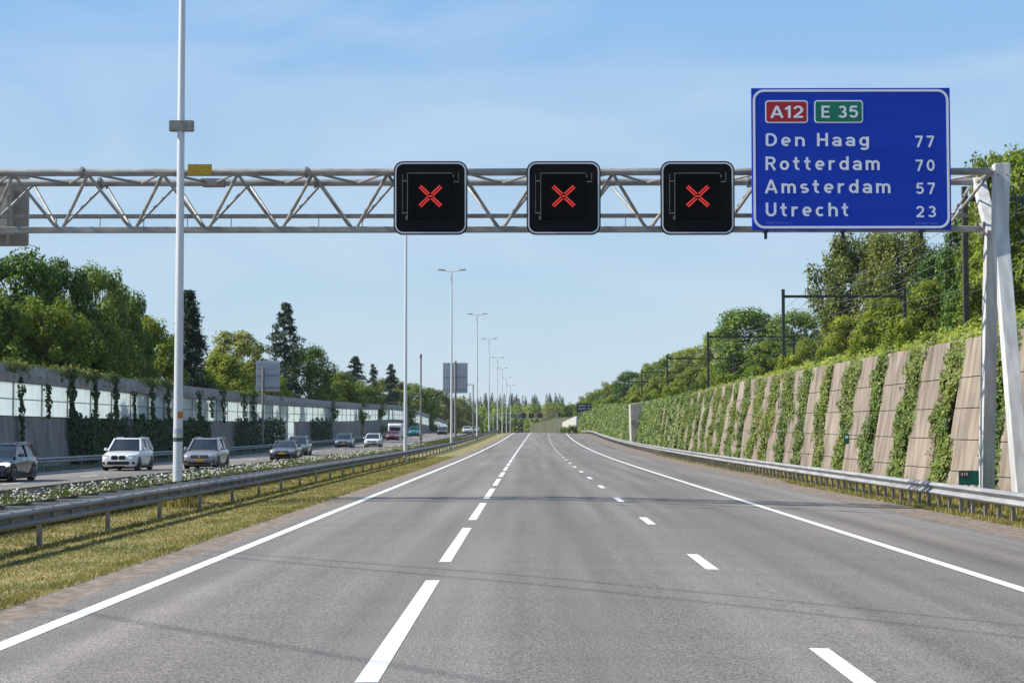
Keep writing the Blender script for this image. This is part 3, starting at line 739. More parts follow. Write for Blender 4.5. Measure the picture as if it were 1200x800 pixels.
def plant_tree(key, px, topy, Y, hw, label, base_z, group):
    o, H0, R0, used = DIM[key]
    if not key in ('spruce', 'pine', 'cedar') and not key.startswith('shrub'): hw *= 1.35
    top = P(px, topy, Y); x = top.x
    bz = base_z if base_z is not None else gz(x, Y)
    H = max(top.z - bz, 1.0); rr = hw * Y / F
    s = (rr / R0, rr / R0, H / H0)
    rz = random.random() * 6.28
    if not used[0]:
        used[0] = True; o.location = (x, Y, bz); o.scale = s; o.rotation_euler = (0, 0, rz); t = o
    else:
        t = dup(o, (x, Y, bz), None, s, rz)
    t['label'] = label; t['group'] = group
    t['category'] = 'shrub' if key.startswith('shrub') else 'tree'
    return t
LG = 'trees behind the noise barrier'
for key, px, ty, Y, hw, lab in [
    ('oak', -52, 285, 136, 52, 'dark oak behind the barrier, cut by the left photo edge'),
    ('oak', 18, 287, 140, 50, 'tall dark tree behind the barrier under the left end of the gantry'),
    ('oak2', 76, 296, 146, 38, 'dark tree with lit green top, second tall crown from the left edge'),
    ('oak', 118, 305, 152, 36, 'dark tree with an uneven open top left of the near lamp post'),
    ('oak2', 150, 335, 158, 30, 'lower dark tree close to the left of the near lamp post'),
    ('beech', 58, 345, 134, 44, 'mid green tree low in front of the tall dark trees'),
    ('lime', 176, 368, 166, 36, 'light green tree directly left of the near lamp post'),
    ('lime2', 118, 375, 148, 34, 'light green bushy tree below the dark open topped tree'),
    ('oak2', 0, 350, 132, 44, 'shaded tree low behind the barrier at the left photo edge'),
    ('beech', -20, 330, 128, 50, 'broad mid green tree at the left photo edge below the tallest crown'),
    ('beech2', 92, 372, 140, 40, 'mid green tree just above the barrier left of the light green trees'),
    ('spruce', 221, 341, 186, 36, 'slim dark conifer rising behind the near lamp post'),
    ('feathery', 278, 386, 208, 42, 'airy pale tree with thin top right of the slim conifer'),
    ('lime', 262, 412, 198, 34, 'bright light green tree below the airy pale tree'),
    ('lime2', 235, 428, 190, 30, 'small light green tree right of the near lamp post'),
    ('lime', 300, 425, 226, 28, 'light green tree just behind the grey sign back'),
    ('cedar', 334, 356, 252, 36, 'tall dark layered conifer beside the grey sign back'),
    ('oak', 362, 402, 258, 26, 'round dark tree leaning against the tall layered conifer'),
    ('lime2', 318, 440, 246, 24, 'low light green tree at the foot of the tall layered conifer'),
    ('lime', 396, 434, 300, 26, 'bright green tree right of the round dark tree'),
    ('beech2', 420, 446, 322, 26, 'mid green tree between the bright tree and the small pines'),
    ('pine', 416, 418, 352, 19, 'leftmost of three small dark pines above the barrier'),
    ('cedar', 437, 427, 362, 14, 'middle of three small dark pines above the barrier'),
    ('pine', 458, 427, 378, 13, 'rightmost of three small dark pines above the barrier'),
    ('olive', 456, 441, 372, 27, 'olive green tree in front of the rightmost small pine'),
    ('beech2', 484, 448, 410, 26, 'mid green tree behind the thin camera mast'),
    ('olive', 510, 454, 455, 25, 'olive tree below the grey sign back in the median'),
    ('olive', 535, 464, 520, 20, 'farthest olive tree before the distant conifer wood'),
    ('lime2', 462, 458, 352, 20, 'small pale tree low above the barrier left of the camera mast'),
    ('lime2', 380, 452, 292, 20, 'small pale tree low above the barrier by the round dark tree')]:
    while Y < 680 and P(px, ty, Y).x - float(c(Y)) > -31.2 - .5 * hw * Y / F: Y += 4
    x = P(px, ty, Y).x
    plant_tree(key, px, ty, Y, hw, lab, gz(min(x - c(Y), -30.5), Y) - .2, LG)
RG = 'trees beyond the railway'
for key, px, ty, Y, hw, lab in [
    ('beech', 1236, 150, 138, 74, 'tall tree at the right photo edge behind the gantry top'),
    ('oak', 1176, 172, 152, 44, 'tall dark tree behind the top of the gantry leg'),
    ('oak2', 1138, 232, 160, 34, 'dark tree behind the near railway post right of the blue sign'),
    ('beech2', 1158, 176, 148, 30, 'tall bright tree between the near railway post and the gantry leg top'),
    ('beech', 1175, 270, 140, 50, 'mid green tree filling the space behind the gantry legs'),
    ('oak2', 1104, 283, 182, 36, 'dark tree under the right corner of the blue sign'),
    ('willow', 1058, 274, 206, 42, 'weeping tree under the middle of the blue sign'),
    ('willow', 1004, 280, 214, 46, 'weeping tree with drooping edge above the portal beam'),
    ('lime', 1090, 325, 172, 36, 'light green tree below the dark tree under the blue sign'),
    ('lime2', 1040, 345, 184, 36, 'light green bushy tree at the right post of the nearest full portal'),
    ('lime', 992, 368, 196, 27, 'light green tree inside the nearest full railway portal'),
    ('spruce', 968, 366, 246, 22, 'dark conifer between the weeping tree and the round tree'),
    ('oak', 928, 361, 288, 32, 'dark round tree right of the nearest portal left post'),
    ('oak2', 878, 357, 294, 40, 'large round dark tree left of the nearest portal post'),
    ('beech', 848, 380, 318, 26, 'mid green tree beside the second portal post'),
    ('lime2', 948, 395, 252, 26, 'light tree low below the dark conifer near the first portal'),
    ('beech2', 902, 398, 262, 30, 'mid green tree in front of the large round dark tree'),
    ('lime2', 858, 408, 300, 26, 'light tree low beside the second portal'),
    ('beech', 814, 403, 360, 26, 'mid green tree left of the second portal post'),
    ('beech2', 789, 412, 400, 22, 'mid green tree behind the third portal'),
    ('lime2', 820, 428, 342, 27, 'pale tree low between the second and third portals')]:
    x = P(px, ty, Y).x
    plant_tree(key, px, ty, Y, hw, lab, 6.7 if x < 46 else 7.4, RG)
for key, px, ty, Y, hw in [('beech2', 765, 423, 450, 21), ('oak', 742, 433, 500, 20), ('beech', 719, 446, 560, 18), ('beech2', 702, 455, 640, 16), ('beech', 689, 463, 720, 14),
        ('lime2', 780, 440, 400, 25), ('lime', 752, 452, 450, 23), ('lime2', 728, 461, 520, 22), ('beech2', 708, 468, 600, 18), ('beech', 668, 473, 760, 15), ('olive', 650, 476, 800, 15)]:
    plant_tree(key, px, ty, Y, hw, 'green tree in the receding row above the ivy wall', 5.0, 'far trees above the ivy wall')
for px, ty, Y, hw, lab in ((671, 497.5, 428, 9, 'far green shrub below the wall end by the pale wing wall'), (661, 499.5, 470, 9, 'far green shrub in front of the pale wing wall')):
    plant_tree('shrub2', px, ty, Y, hw, lab, -1.0 + 1.2, 'shrubs along the wall top')
SG = 'shrubs along the wall top'
for i, (px, ty, Y, hw, lab) in enumerate([(1088, 388, 78, 14, 'small shrub on the wall top nearest the gantry legs'), (1012, 392, 105, 20, 'light shrub on the wall top below the portal beam'),
        (968, 405, 122, 20, 'shrub on the wall top below the dark conifer'), (925, 415, 140, 20, 'shrub at the foot of the nearest portal left post'), (885, 428, 165, 18, 'shrub on the wall top below the large round tree'),
        (852, 436, 190, 18, 'shrub on the wall top beside the second portal'), (820, 446, 220, 16, 'shrub on the wall top left of the second portal'), (788, 452, 250, 16, 'shrub on the wall top near the third portal'),
        (762, 460, 290, 14, 'farthest shrub on the wall top'), (1055, 372, 92, 24, 'bushy light shrub on the wall top left of the near railway post')]):
    plant_tree('shrub' if i % 2 else 'shrub2', px, ty, Y, hw, lab, wall_h(Y) - .3, SG)
# far-off wood closing the view
g_ = np.random.default_rng(5); Vd, Vn = [], []
for i in range(230):
    px = 505 + 200 * g_.random(); Y = 840 + 240 * g_.random()
    con = i % 2 == 0 and px < 660
    top = P(px, (g_.uniform(459, 470) if con else g_.uniform(468, 486)), Y + (140 if con else 0)); Hh = top.z + 2; 
    m_ = 320
    if con:
        t = g_.random(m_); rr = 2.6 * (1 - t) ** .8 + .2; a = g_.random(m_) * 6.28
        C_ = np.stack([top.x + rr * np.cos(a), top.y + rr * np.sin(a), -2 + Hh * (.25 + .75 * t)], 1)
        Vn.append(leaves(C_, np.stack([np.cos(a), np.sin(a), np.ones(m_) * .4], 1), (.95 * (1.1 - t) + .15), .6, g_))
    else:
        d = norm(g_.normal(size=(m_, 3))); rr = np.array([4.8, 4.8, Hh * .4])
        C_ = np.array([top.x, top.y, -2 + Hh * .58]) + d * rr * (.7 + .3 * g_.random(m_))[:, None]
        Vd.append(leaves(C_, d + np.array([0, 0, .5]) + g_.normal(size=(m_, 3)) * .4, .75, .7, g_))
o = link('far_woods', np_mesh('far_woods', np.concatenate(Vd), 4, M['leaf_mid'])); tag(o, 'distant green broadleaf wood closing the view at the end of the road', 'wood', kind='stuff')
o = link('far_conifer_woods', np_mesh('far_conifer_woods', np.concatenate(Vn), 4, M['needle'])); tag(o, 'distant row of dark conifer tips on the horizon', 'wood', kind='stuff')
for o, H, r_, used in DIM.values():
    if not used[0]:
        for ch in list(o.children): bpy.data.objects.remove(ch)
        bpy.data.objects.remove(o)

# ------------------------------------------------------------------ grass and flowers
def blades(x0, x1, y0, y1, n, hh, w, power=1.6, zlift=0):
    u = rng.random(n); y = y0 + (y1 - y0) * u ** power; x = x0 + (x1 - x0) * rng.random(n)
    z = zx(x) + g(y) + zlift; C = np.stack([x + c(y), y, z], 1)
    a = rng.random(n) * 6.28; side = np.stack([np.cos(a), np.sin(a), np.zeros(n)], 1) * (w * np.interp(y, [20, 120], [1, 3.5]))[:, None]
    lump = .55 + .45 * np.sin(x * 5 + np.sin(y * 2.3)) * np.sin(y * 3.7 + x * 2) 
    tip = C + np.stack([rng.normal(size=n) * .035, rng.normal(size=n) * .035, hh * (.35 + .65 * rng.random(n)) * (.6 + .6 * lump)], 1)
    return np.stack([C - side, C + side, tip], 1).reshape(-1, 3)
TB = blades(-9.56, -9.55, 47.9, 47.91, 700, .46, .010, 1.0).reshape(-1, 3, 3); TB = (TB + (rng.normal(size=(700, 1, 3)) * np.array([.22, .3, 0]))).reshape(-1, 3)
V = np.concatenate([blades(-8.9, -5.78, 18, 140, 85000, .055, .008), blades(-8.75, -8.5, 18, 90, 4000, .14, .009), blades(-6.05, -5.70, 18, 110, 14000, .075, .010), blades(-10.4, -8.9, 18, 140, 30000, .07, .010), TB])
tag(link('verge_grass', np_mesh('verge_grass', V, 3, M['grass'])), 'short dry yellow green grass on the verge under the left guardrail', 'grass', kind='stuff')
V = np.concatenate([blades(11.2, 14.1, 33, 160, 26000, .14, .011), blades(12.6, 14.2, 33, 170, 16000, .55, .016), blades(10.75, 11.4, 30, 75, 7000, .14, .011, 1.2)])
tag(link('weedy_grass', np_mesh('weedy_grass', V, 3, M['grass'])), 'weedy grass along the foot of the right wall behind its guardrail', 'grass', kind='stuff')
V = np.concatenate([blades(-11.35, -10.4, 25, 260, 90000, .80, .011, 1.4), blades(-13.0, -11.4, 25, 200, 20000, .3, .014, 1.3)])
tag(link('median_grass', np_mesh('median_grass', V, 3, M['median_grass'])), 'tall green grass among the daisies of the median', 'grass', kind='stuff')
n = 8500
u = rng.random(n); y = 27 + 155 * u ** 1.3; x = -11.4 + 1.0 * rng.random(n)
dens = .5 + .5 * np.sin(y * .55 + 1) * np.sin(x * 1.7 + y * .21)
kk = rng.random(n) < np.clip(dens * 1.5 + .2, 0, 1) * np.interp(y, [27, 110, 180], [1, 1, .3]); x, y = x[kk], y[kk]; n = len(x)
C = np.stack([x + c(y), y, zx(x) + g(y) + .28 + .50 * rng.random(n)], 1)
Nn = np.stack([rng.normal(size=n) * .5 - .25, rng.normal(size=n) * .5 - .45, np.ones(n) * .8], 1)
Nn = norm(Nn); t = norm(np.cross(Nn, rng.normal(size=(n, 3)))); b = np.cross(Nn, t); s = (.016 + .015 * rng.random(n))[:, None] * np.interp(y, [30, 120], [1, 1.5])[:, None]
hexa = np.stack([C + (t * math.cos(k * math.pi / 3) + b * math.sin(k * math.pi / 3)) * s for k in range(6)], 1).reshape(-1, 3)
tag(link('daisy_flowers', np_mesh('daisy_flowers', hexa, 6, M['petal'])), 'white daisies flowering in the median between the two guardrails', 'flowers', kind='stuff')

# ------------------------------------------------------------------ gantry
YF, YR, YC = 48.6, 50.6, 49.6
ZT, ZB = 9.09, 7.6
XL, XR = -27.0, 13.0
ga = thing('sign_gantry', 'long grey steel truss gantry with white legs spanning the motorway', 'gantry', (13.0, 49, gz(13, 49)))
MB().tube([(XL, YF, ZT), (XR, YF, ZT)], .105, 12).build('front_chord', M['chord'], ga, True)
MB().tube([(XL, YR, ZT), (XR, YR, ZT)], .105, 12).build('rear_chord', M['chord'], ga, True)
MB().box(((XL + XR) / 2, YC, ZB), (XR - XL, .19, .17)).build('bottom_chord', M['chord'], ga, bevel=.02)
nodes = [-13.34 + 2.09 * k for k in range(-6, 13)]
for k, x in enumerate(nodes):
    for dx in (-1.045, 1.045):
        if XL < x + dx < XR + .1:
            s = .10 if dx > 0 else -.10
            MB().tube([(x + s, YC - .03, ZB + .08), (x + dx, YF, ZT - .05)], .046, 8).build('brace', M['chord'], ga, True)
            MB().tube([(x + s * .6, YC + .03, ZB + .08), (x + dx, YR, ZT - .05)], .042, 8).build('brace', M['chord'], ga, True)
    mb = MB(); mb.tube([(x - 1.0, YF, ZT - .02), (x, YR, ZT - .02)], .036, 6); mb.tube([(x, YR, ZT - .03), (x + 1.0, YF, ZT - .03)], .036, 6)
    mb.build('top_bracing', M['galv_dark'], ga, True)
mb = MB(); mb.box(((XL + XR) / 2, 49.95, 8.03), (XR - XL - 1, .22, .10)); mb.build('cable_tray', M['galv_dark'], ga)
for k in range(32):
    x = -26 + 1.25 * k
    MB().beam((x, 49.86, ZB + .05), (x, 49.86, 7.98), .02, .02).build('hanger', M['galv_dark'], ga)
for x in [-25 + 6.27 * k for k in range(6)]:
    mb = MB()
    for yy in (YF, YR): mb.tube([(x - .04, yy, ZT), (x + .04, yy, ZT)], .165, 14)
    mb.build('flange', M['galv_dark'], ga, True)
def leg(x, far=False):
    zb = gz(x, 48) - .1
    fr = MB(); 
    def ring(cx, cy, z, w, d): return [(cx - w / 2, cy - d / 2, z), (cx + w / 2, cy - d / 2, z), (cx + w / 2, cy + d / 2, z), (cx - w / 2, cy + d / 2, z)]
    fr.loft([ring(x, 46.55, zb, .36, .50), ring(x, 48.42, 7.5, .40, .34), ring(x + .08, 48.5, 9.28, .44, .34)]); fr.build('leg', M['leg'], ga, bevel=.015)
    rr = MB(); rr.loft([ring(x, 50.35, zb, .36, .50), ring(x - .02, 49.25, 7.5, .34, .34), ring(x - .02, 50.65, 9.2, .34, .34)]); rr.build('leg', M['leg'], ga, bevel=.015)
    MB().box((x - .22, 49.5, ZB), (.05, .5, .34)).build('joint_plate', M['chord'], ga)
    for yy in (46.55, 50.35):
        mb = MB(); mb.box((x, yy, zb + .13), (.62, .74, .05))
        for sx in (-.25, .25):
            for sy in (-.3, .3): mb.tube([(x + sx, yy + sy, zb + .15), (x + sx, yy + sy, zb + .24)], .025, 6)
        mb.build('base_plate', M['galv_dark'], ga)
    mb = MB()
    for zz in (8.95, 8.75, 7.75, 7.55):
        for sx in (-.12, .12): mb.tube([(x + .06 + sx, 48.31, zz), (x + .06 + sx, 48.35, zz)], .025, 6)
    mb.build('bolt', M['galv_dark'], ga)
leg(13.0); leg(-27.2)
mb = MB(); mb.tube([(12.9, YF, ZT - .02), (12.9, YR, ZT - .02)], .06, 8); mb.build('end_strut', M['chord'], ga, True)

# yellow plate and grey box on the truss
def plate(name, label, cat, px0, px1, py0, py1, Y, m, thick=.03):
    a, b = P(px0, py1, Y), P(px1, py0, Y)
    mb = MB(); mb.box(((a.x + b.x) / 2, Y + thick / 2, (a.z + b.z) / 2), (b.x - a.x, thick, b.z - a.z))
    o = mb.build(name, m); return tag(o, label, cat)
o = plate('number_plate', 'small yellow plate on the gantry top chord beside the near lamp post', 'plate', 220, 248, 192.5, 205, 48.38, M['yellow'], .05)
o = plate('equipment_box', 'flat grey box under the rear chord of the gantry near the lamp post', 'box', 235, 261, 209, 217, 50.2, M['box_grey'], .5)

# ------------------------------------------------------------------ lane signals
HAZE = .00006
FONT = None
try:
    FONT = bpy.data.fonts.load(bpy.utils.system_resource('DATAFILES') + '/fonts/Inter.woff2')
except Exception:
    pass
def text_mesh(txt, m, parent, x0, x1, zbase, cap, y, name='lettering', bold=.008, spacing=1.12, depth=.004):
    def mk(t):
        cu = bpy.data.curves.new('t', 'FONT'); cu.body = t; cu.size = 1
        if FONT: cu.font = FONT
        cu.offset = bold; cu.space_character = spacing; cu.extrude = 0.0; cu.resolution_u = 5
        ob = bpy.data.objects.new('t', cu); COL.objects.link(ob); bpy.context.view_layer.update()
        me = bpy.data.meshes.new_from_object(ob.evaluated_get(bpy.context.evaluated_depsgraph_get()))
        bpy.data.objects.remove(ob); bpy.data.curves.remove(cu); return me
    h = mk('H'); hh = max(v.co.y for v in h.vertices) - min(v.co.y for v in h.vertices); hb = min(v.co.y for v in h.vertices); bpy.data.meshes.remove(h)
    me = mk(txt); xs = [v.co.x for v in me.vertices]; w = max(xs) - min(xs); mn = min(xs); org = ORG[parent.name]
    sx, sz = (x1 - x0) / w, cap / hh
    for v in me.vertices:
        v.co = Vector((x0 + (v.co.x - mn) * sx, y, zbase + (v.co.y - hb) * sz)) - org
    me.materials.clear(); me.materials.append(m)
    return link(name, me, parent)

def arc(cx, cy, rx, ry, a0, a1, n=14):
    return [(cx + rx * math.cos(R(a0 + (a1 - a0) * k / n)), cy + ry * math.sin(R(a0 + (a1 - a0) * k / n))) for k in range(n + 1)]
T, B, XT = .915, .085, .635
GLYPH = {   # road sign letters as strokes on a cap height of 1: (width, strokes)
 'D': (.70, [[(.085, T), (.085, B)], [(.085, T), (.30, T)] + arc(.30, .5, .315, .415, 88, -88) + [(.30, B), (.085, B)]]),
 'H': (.68, [[(.085, 1), (.085, 0)], [(.595, 1), (.595, 0)], [(.085, .5), (.595, .5)]]),
 'R': (.66, [[(.085, 1), (.085, 0)], [(.085, T), (.34, T)] + arc(.34, .70, .225, .215, 88, -88) + [(.34, .485), (.085, .485)], [(.34, .485), (.60, 0)]]),
 'A': (.76, [[(.06, 0), (.36, .93)], [(.70, 0), (.40, .93)], [(.18, .30), (.58, .30)], [(.33, .93), (.43, .93)]]),
 'U': (.68, [[(.085, 1), (.085, .36)] + arc(.34, .36, .255, .275, 182, 358) + [(.595, .36), (.595, 1)]]),
 'E': (.58, [[(.085, 1), (.085, 0)], [(.085, T), (.56, T)], [(.085, .5), (.50, .5)], [(.085, B), (.56, B)]]),
 'o': (.60, [arc(.30, .36, .215, .275, 0, 360, 26)]),
 'e': (.60, [[(.085, .345), (.515, .345)], arc(.30, .36, .215, .275, -4, 305, 24)]),
 'c': (.56, [arc(.30, .36, .215, .275, 48, 312, 22)]),
 'a': (.58, [arc(.28, .44, .215, .195, 155, 0) + [(.495, .44), (.495, 0)], arc(.28, .215, .205, .145, 0, 360, 22)]),
 'g': (.60, [arc(.30, .36, .215, .275, 0, 360, 24), [(.515, .72), (.515, -.03)] + arc(.30, -.03, .215, .19, 0, -145)]),
 'n': (.60, [[(.085, .72), (.085, 0)], arc(.30, .42, .215, .215, 180, 0) + [(.515, .42), (.515, 0)]]),
 'h': (.60, [[(.085, 1), (.085, 0)], arc(.30, .42, .215, .215, 180, 0) + [(.515, .42), (.515, 0)]]),
 'm': (.90, [[(.085, .72), (.085, 0)], arc(.265, .44, .18, .195, 180, 0) + [(.445, .44), (.445, 0)], arc(.625, .44, .18, .195, 180, 0) + [(.805, .44), (.805, 0)]]),
 'd': (.60, [arc(.30, .36, .215, .275, 0, 360, 24), [(.515, 1), (.515, 0)]]),
 'r': (.44, [[(.085, .72), (.085, 0)], arc(.31, .40, .225, .235, 175, 68)]),
 's': (.52, [arc(.27, .498, .175, .137, 38, 270) + arc(.27, .222, .19, .139, 90, -142)]),
 't': (.46, [[(.19, .95), (.19, .25)] + arc(.34, .25, .15, .165, 180, 290), [(.0, .635), (.40, .635)]]),
 '1': (.36, [[(.02, .70), (.25, .94)], [(.255, 1), (.255, 0)]]),
 '2': (.62, [arc(.31, .665, .225, .25, 165, -32) + [(.11, B)], [(.03, B), (.60, B)]]),
 '3': (.60, [arc(.29, .705, .20, .21, 150, -90, 18), arc(.29, .285, .235, .20, 90, -152, 18)]),
 '5': (.60, [[(.55, T), (.13, T)], [(.15, T), (.115, .50)], arc(.30, .345, .235, .26, 140, -152, 20)]),
 '7': (.58, [[(.02, T), (.56, T)], [(.52, T), (.20, 0)]]),
 '0': (.62, [arc(.31, .5, .225, .415, 0, 360, 28)]),
 ' ': (.25, []),
}
def sign_text(txt, m, parent, x0, x1, zb, cap, y, gap=.24, w=.158):
    items, x = [], 0
    for ch in txt:
        wd, st = GLYPH[ch]; items.append((x, st)); x += wd + gap
    sx = (x1 - x0) / (x - gap); k = 0; mb = MB()
    for ox, st in items:
        for pl in st:
            k += 1; yy = y - .0007 * (k % 4); vs = []; n = len(pl)
            closed = math.dist(pl[0], pl[-1]) < .01
            for i, p in enumerate(pl):
                a = pl[i - 1] if i > 0 else (pl[-2] if closed else p); b = pl[i + 1] if i < n - 1 else (pl[1] if closed else p)
                dx, dz = b[0] - a[0], b[1] - a[1]; L_ = math.hypot(dx, dz) or 1; nx, nz = -dz / L_ * w / 2, dx / L_ * w / 2
                for s_ in (1, -1): vs.append((x0 + (ox + p[0] + s_ * nx) * sx, yy, zb + (p[1] + s_ * nz) * cap))
            mb.add(vs, [(2 * i, 2 * i + 1, 2 * i + 3, 2 * i + 2) for i in range(n - 1)])
    return mb.build('lettering', m, parent)

YSIG = 48.0
def signal(cx, cz, w, label, y=YSIG, lit=True):
    t = thing('lane_signal', label, 'lane signal', (cx, y, cz), 'red cross lane signals on the gantry')
    h = w / 2
    mb = MB(); mb.prism(rrect(cx - h, cx + h, cz - h, cz + h, .26), y, y + .05); mb.build('backboard', M['black'], t)
    mb = MB(); mb.ring(rrect(cx - h + .035, cx + h - .035, cz - h + .035, cz + h - .035, .235), rrect(cx - h + .075, cx + h - .075, cz - h + .075, cz + h - .075, .2), y - .006, y + .001)
    mb.build('border', M['border'], t)
    mb = MB(); mb.box((cx, y + .22, cz), (w * .72, .34, w * .74)); mb.build('housing', M['black'], t)
    q = .63
    mb = MB(); mb.box((cx, y - .03, cz + .04), (2 * q, .06, 2 * q)); mb.build('screen', M['black2'], t, bevel=.01)
    mb = MB()
    mb.box((cx - q, y - .075, cz + .03), (.014, .02, 1.30)); mb.box((cx - .02, y - .075, cz + q + .045), (1.22, .02, .016))
    for z in (cz + .46, cz - .42):
        mb.box((cx - q - .07, y - .06, z), (.14, .04, .022))
    mb.box((cx + q + .07, y - .06, cz + .44), (.14, .04, .022)); mb.box((cx + q + .14, y - .05, cz + .57), (.012, .02, .26)); mb.box((cx + q, y - .07, cz + .60), (.02, .03, .08))
    mb.box((cx - q - .02, y - .07, cz - .55), (.05, .03, .09)); mb.box((cx - q - .14, y - .05, cz + .1), (.01, .02, 1.1))
    mb.build('hinge_bar', M['galv_dark'], t)
    mb = MB()
    for sgn in (-1, 1):
        for row in (-1, 1):
            for k in range(-9, 10):
                s = k / 9 * .30
                if abs(s) < .05: continue
                if row == 0 and abs(k) in (9,): continue
                x = s * .92 + row * .024; z = s * .86 * sgn - row * .024 * sgn
                mb.box((cx + x, y - .066, cz + .04 + z), (.033, .012, .033))
    mb.box((cx, y - .066, cz + .04), (.10, .012, .03))
    mb.build('red_cross', M['red_led'], t)
    return t
for px, lab in ((504.5, 'black lane signal with red cross, farthest of three from the blue sign'), (660.5, 'black lane signal with red cross, middle of the three'), (817.5, 'black lane signal with red cross, next to the blue sign')):
    a = P(px, 232, YSIG); signal(a.x, a.z, 2.03, lab)
# back of a signal for the oncoming lanes, at the left photo edge
a, b = P(33, 205, 51.2), P(33, 288, 51.2); w = a.z - b.z
t = thing('lane_signal', 'grey back of a lane signal for oncoming traffic at the left photo edge', 'lane signal', (a.x - w / 2, 51.2, (a.z + b.z) / 2))
MB().prism(rrect(a.x - w, a.x, b.z, a.z, .06), 51.3, 51.36).build('backboard', mat('signal_back', (.25, .24, .22), (.33, .315, .29), 1.5, .8), t)
MB().box((a.x - w / 2 - .03, 51.12, (a.z + b.z) / 2), (w * .62, .34, w * .7)).build('housing', M['conc_pale'], t, bevel=.03)
MB().beam((a.x - .5, 50.9, (a.z + b.z) / 2 + .4), (a.x - .5, 51.0, b.z), .06, .06).build('bracket', M['chord'], t)

# ------------------------------------------------------------------ blue direction sign
YS_ = 47.95
a, b = P(881.5, 269.5, YS_), P(1113, 103, YS_)
bs = thing('direction_sign', 'large blue direction sign listing Den Haag, Rotterdam, Amsterdam and Utrecht', 'road sign', ((a.x + b.x) / 2, YS_, a.z))
MB().box(((a.x + b.x) / 2, YS_ + .04, (a.z + b.z) / 2), (b.x - a.x, .08, b.z - a.z)).build('panel', M['blue'], bs, bevel=.012)
ppm = YS_ / F
o1 = rrect(a.x + .04, b.x - .04, a.z + .04, b.z - .04, .30, 8); o2 = rrect(a.x + .105, b.x - .105, a.z + .105, b.z - .105, .24, 8)
MB().ring(o1, o2, YS_ - .004, YS_ + .001).build('border', M['sign_white'], bs)
def zrow(py): return P(997, py, YS_).z
def xcol(px): return P(px, 187, YS_).x
for (x0, x1, mm, txt, tx0, tx1) in ((897, 947.3, 'sign_red', 'A12', 903.3, 941.8), (954.6, 1012, 'sign_green', 'E 35', 963, 1005.8)):
    p0, p1, q0, q1 = xcol(x0), xcol(x1), zrow(144.3), zrow(117.6)
    bd = MB().prism(rrect(p0, p1, q0, q1, .09), YS_ - .004, YS_ + .001).build('route_badge', M['sign_white'], bs)
    MB().prism(rrect(p0 + .035, p1 - .035, q0 + .035, q1 - .035, .06), YS_ - .007, YS_ - .0045).build('badge_field', M[mm], bd)
    sign_text(txt, M['sign_white'], bd, xcol(tx0), xcol(tx1), zrow(138.3), zrow(124) - zrow(138.3), YS_ - .010, gap=.10 if txt == 'A12' else .14)
rows = [('Den Haag', 897.3, 1018.6, 156, 171.4, '77', 1072.6, 1094.8), ('Rotterdam', 896.9, 1031, 183.4, 199.4, '70', 1072.6, 1095.2),
        ('Amsterdam', 896.2, 1043.4, 210.4, 226.4, '57', 1072.8, 1095.2), ('Utrecht', 896.8, 994.3, 237.4, 253.6, '23', 1072.6, 1096)]
for tx, x0, x1, t0, t1, num, n0, n1 in rows:
    sign_text(tx, M['sign_white'], bs, xcol(x0), xcol(x1), zrow(t1), zrow(t0) - zrow(t1), YS_ - .005)
    tn = t1 + 1.2
    sign_text(num, M['sign_white'], bs, xcol(n0), xcol(n1), zrow(tn), zrow(tn - 13.4) - zrow(tn), YS_ - .005, gap=.28)
small = mat('small_print', (.16, .20, .55), (.18, .22, .58), 3, .5)
text_mesh('Rijkswaterstaat', small, bs, xcol(1072), xcol(1098), zrow(263), zrow(260.2) - zrow(263), YS_ - .003, bold=0)
text_mesh('ANWB 78.095 sp-1', small, bs, xcol(896.5), xcol(927), zrow(262.3), zrow(259.7) - zrow(262.3), YS_ - .003, bold=0)
for px in (898, 989, 1081):
    x = xcol(px); MB().box((x, YS_ + .25, a.z - .10), (.07, .12, .24)).box((x, YS_ + .2, a.z - .02), (.12, .35, .05)).build('mounting_foot', M['dark_steel'], bs)
for px in (925, 997, 1070):
    x = xcol(px); MB().box((x, YS_ + .30, (a.z + b.z) / 2), (.08, .40, b.z - a.z - .3)).build('support_beam', M['galv'], bs)

# ------------------------------------------------------------------ lamp posts
def lamp_post(px, Y, label, H=19.6, arms=True):
    x = P(px, 507, Y).x; z = gz(-9.7, Y)
    t = thing('lamp_post', label, 'lamp post', (x, Y, z), 'tall lamp posts along the median')
    MB().tube([(x, Y, z - .2), (x, Y, z + 1.2), (x, Y, z + H)], [.135, .13, .07], 14).build('pole', M['pole'], t, True)
    MB().tube([(x - 1.0, Y, z + H + .12), (x, Y, z + H - .02), (x + 1.0, Y, z + H + .12)], .05, 8).build('arm', M['pole'], t, True)
    for s in (-1, 1):
        q = MB(); q.loft([[(x + s * (.75 + .85 * u), Y - w, z + H + .12 + .06 * u - h), (x + s * (.75 + .85 * u), Y + w, z + H + .12 + .06 * u - h), (x + s * (.75 + .85 * u), Y + w * .7, z + H + .15 + .06 * u + h), (x + s * (.75 + .85 * u), Y - w * .7, z + H + .15 + .06 * u + h)] for u, w, h in ((0, .08, .03), (.2, .16, .06), (.8, .17, .06), (1, .09, .03))])
        q.build('lamp_head', M['galv_dark'], t, bevel=.015)
    return t
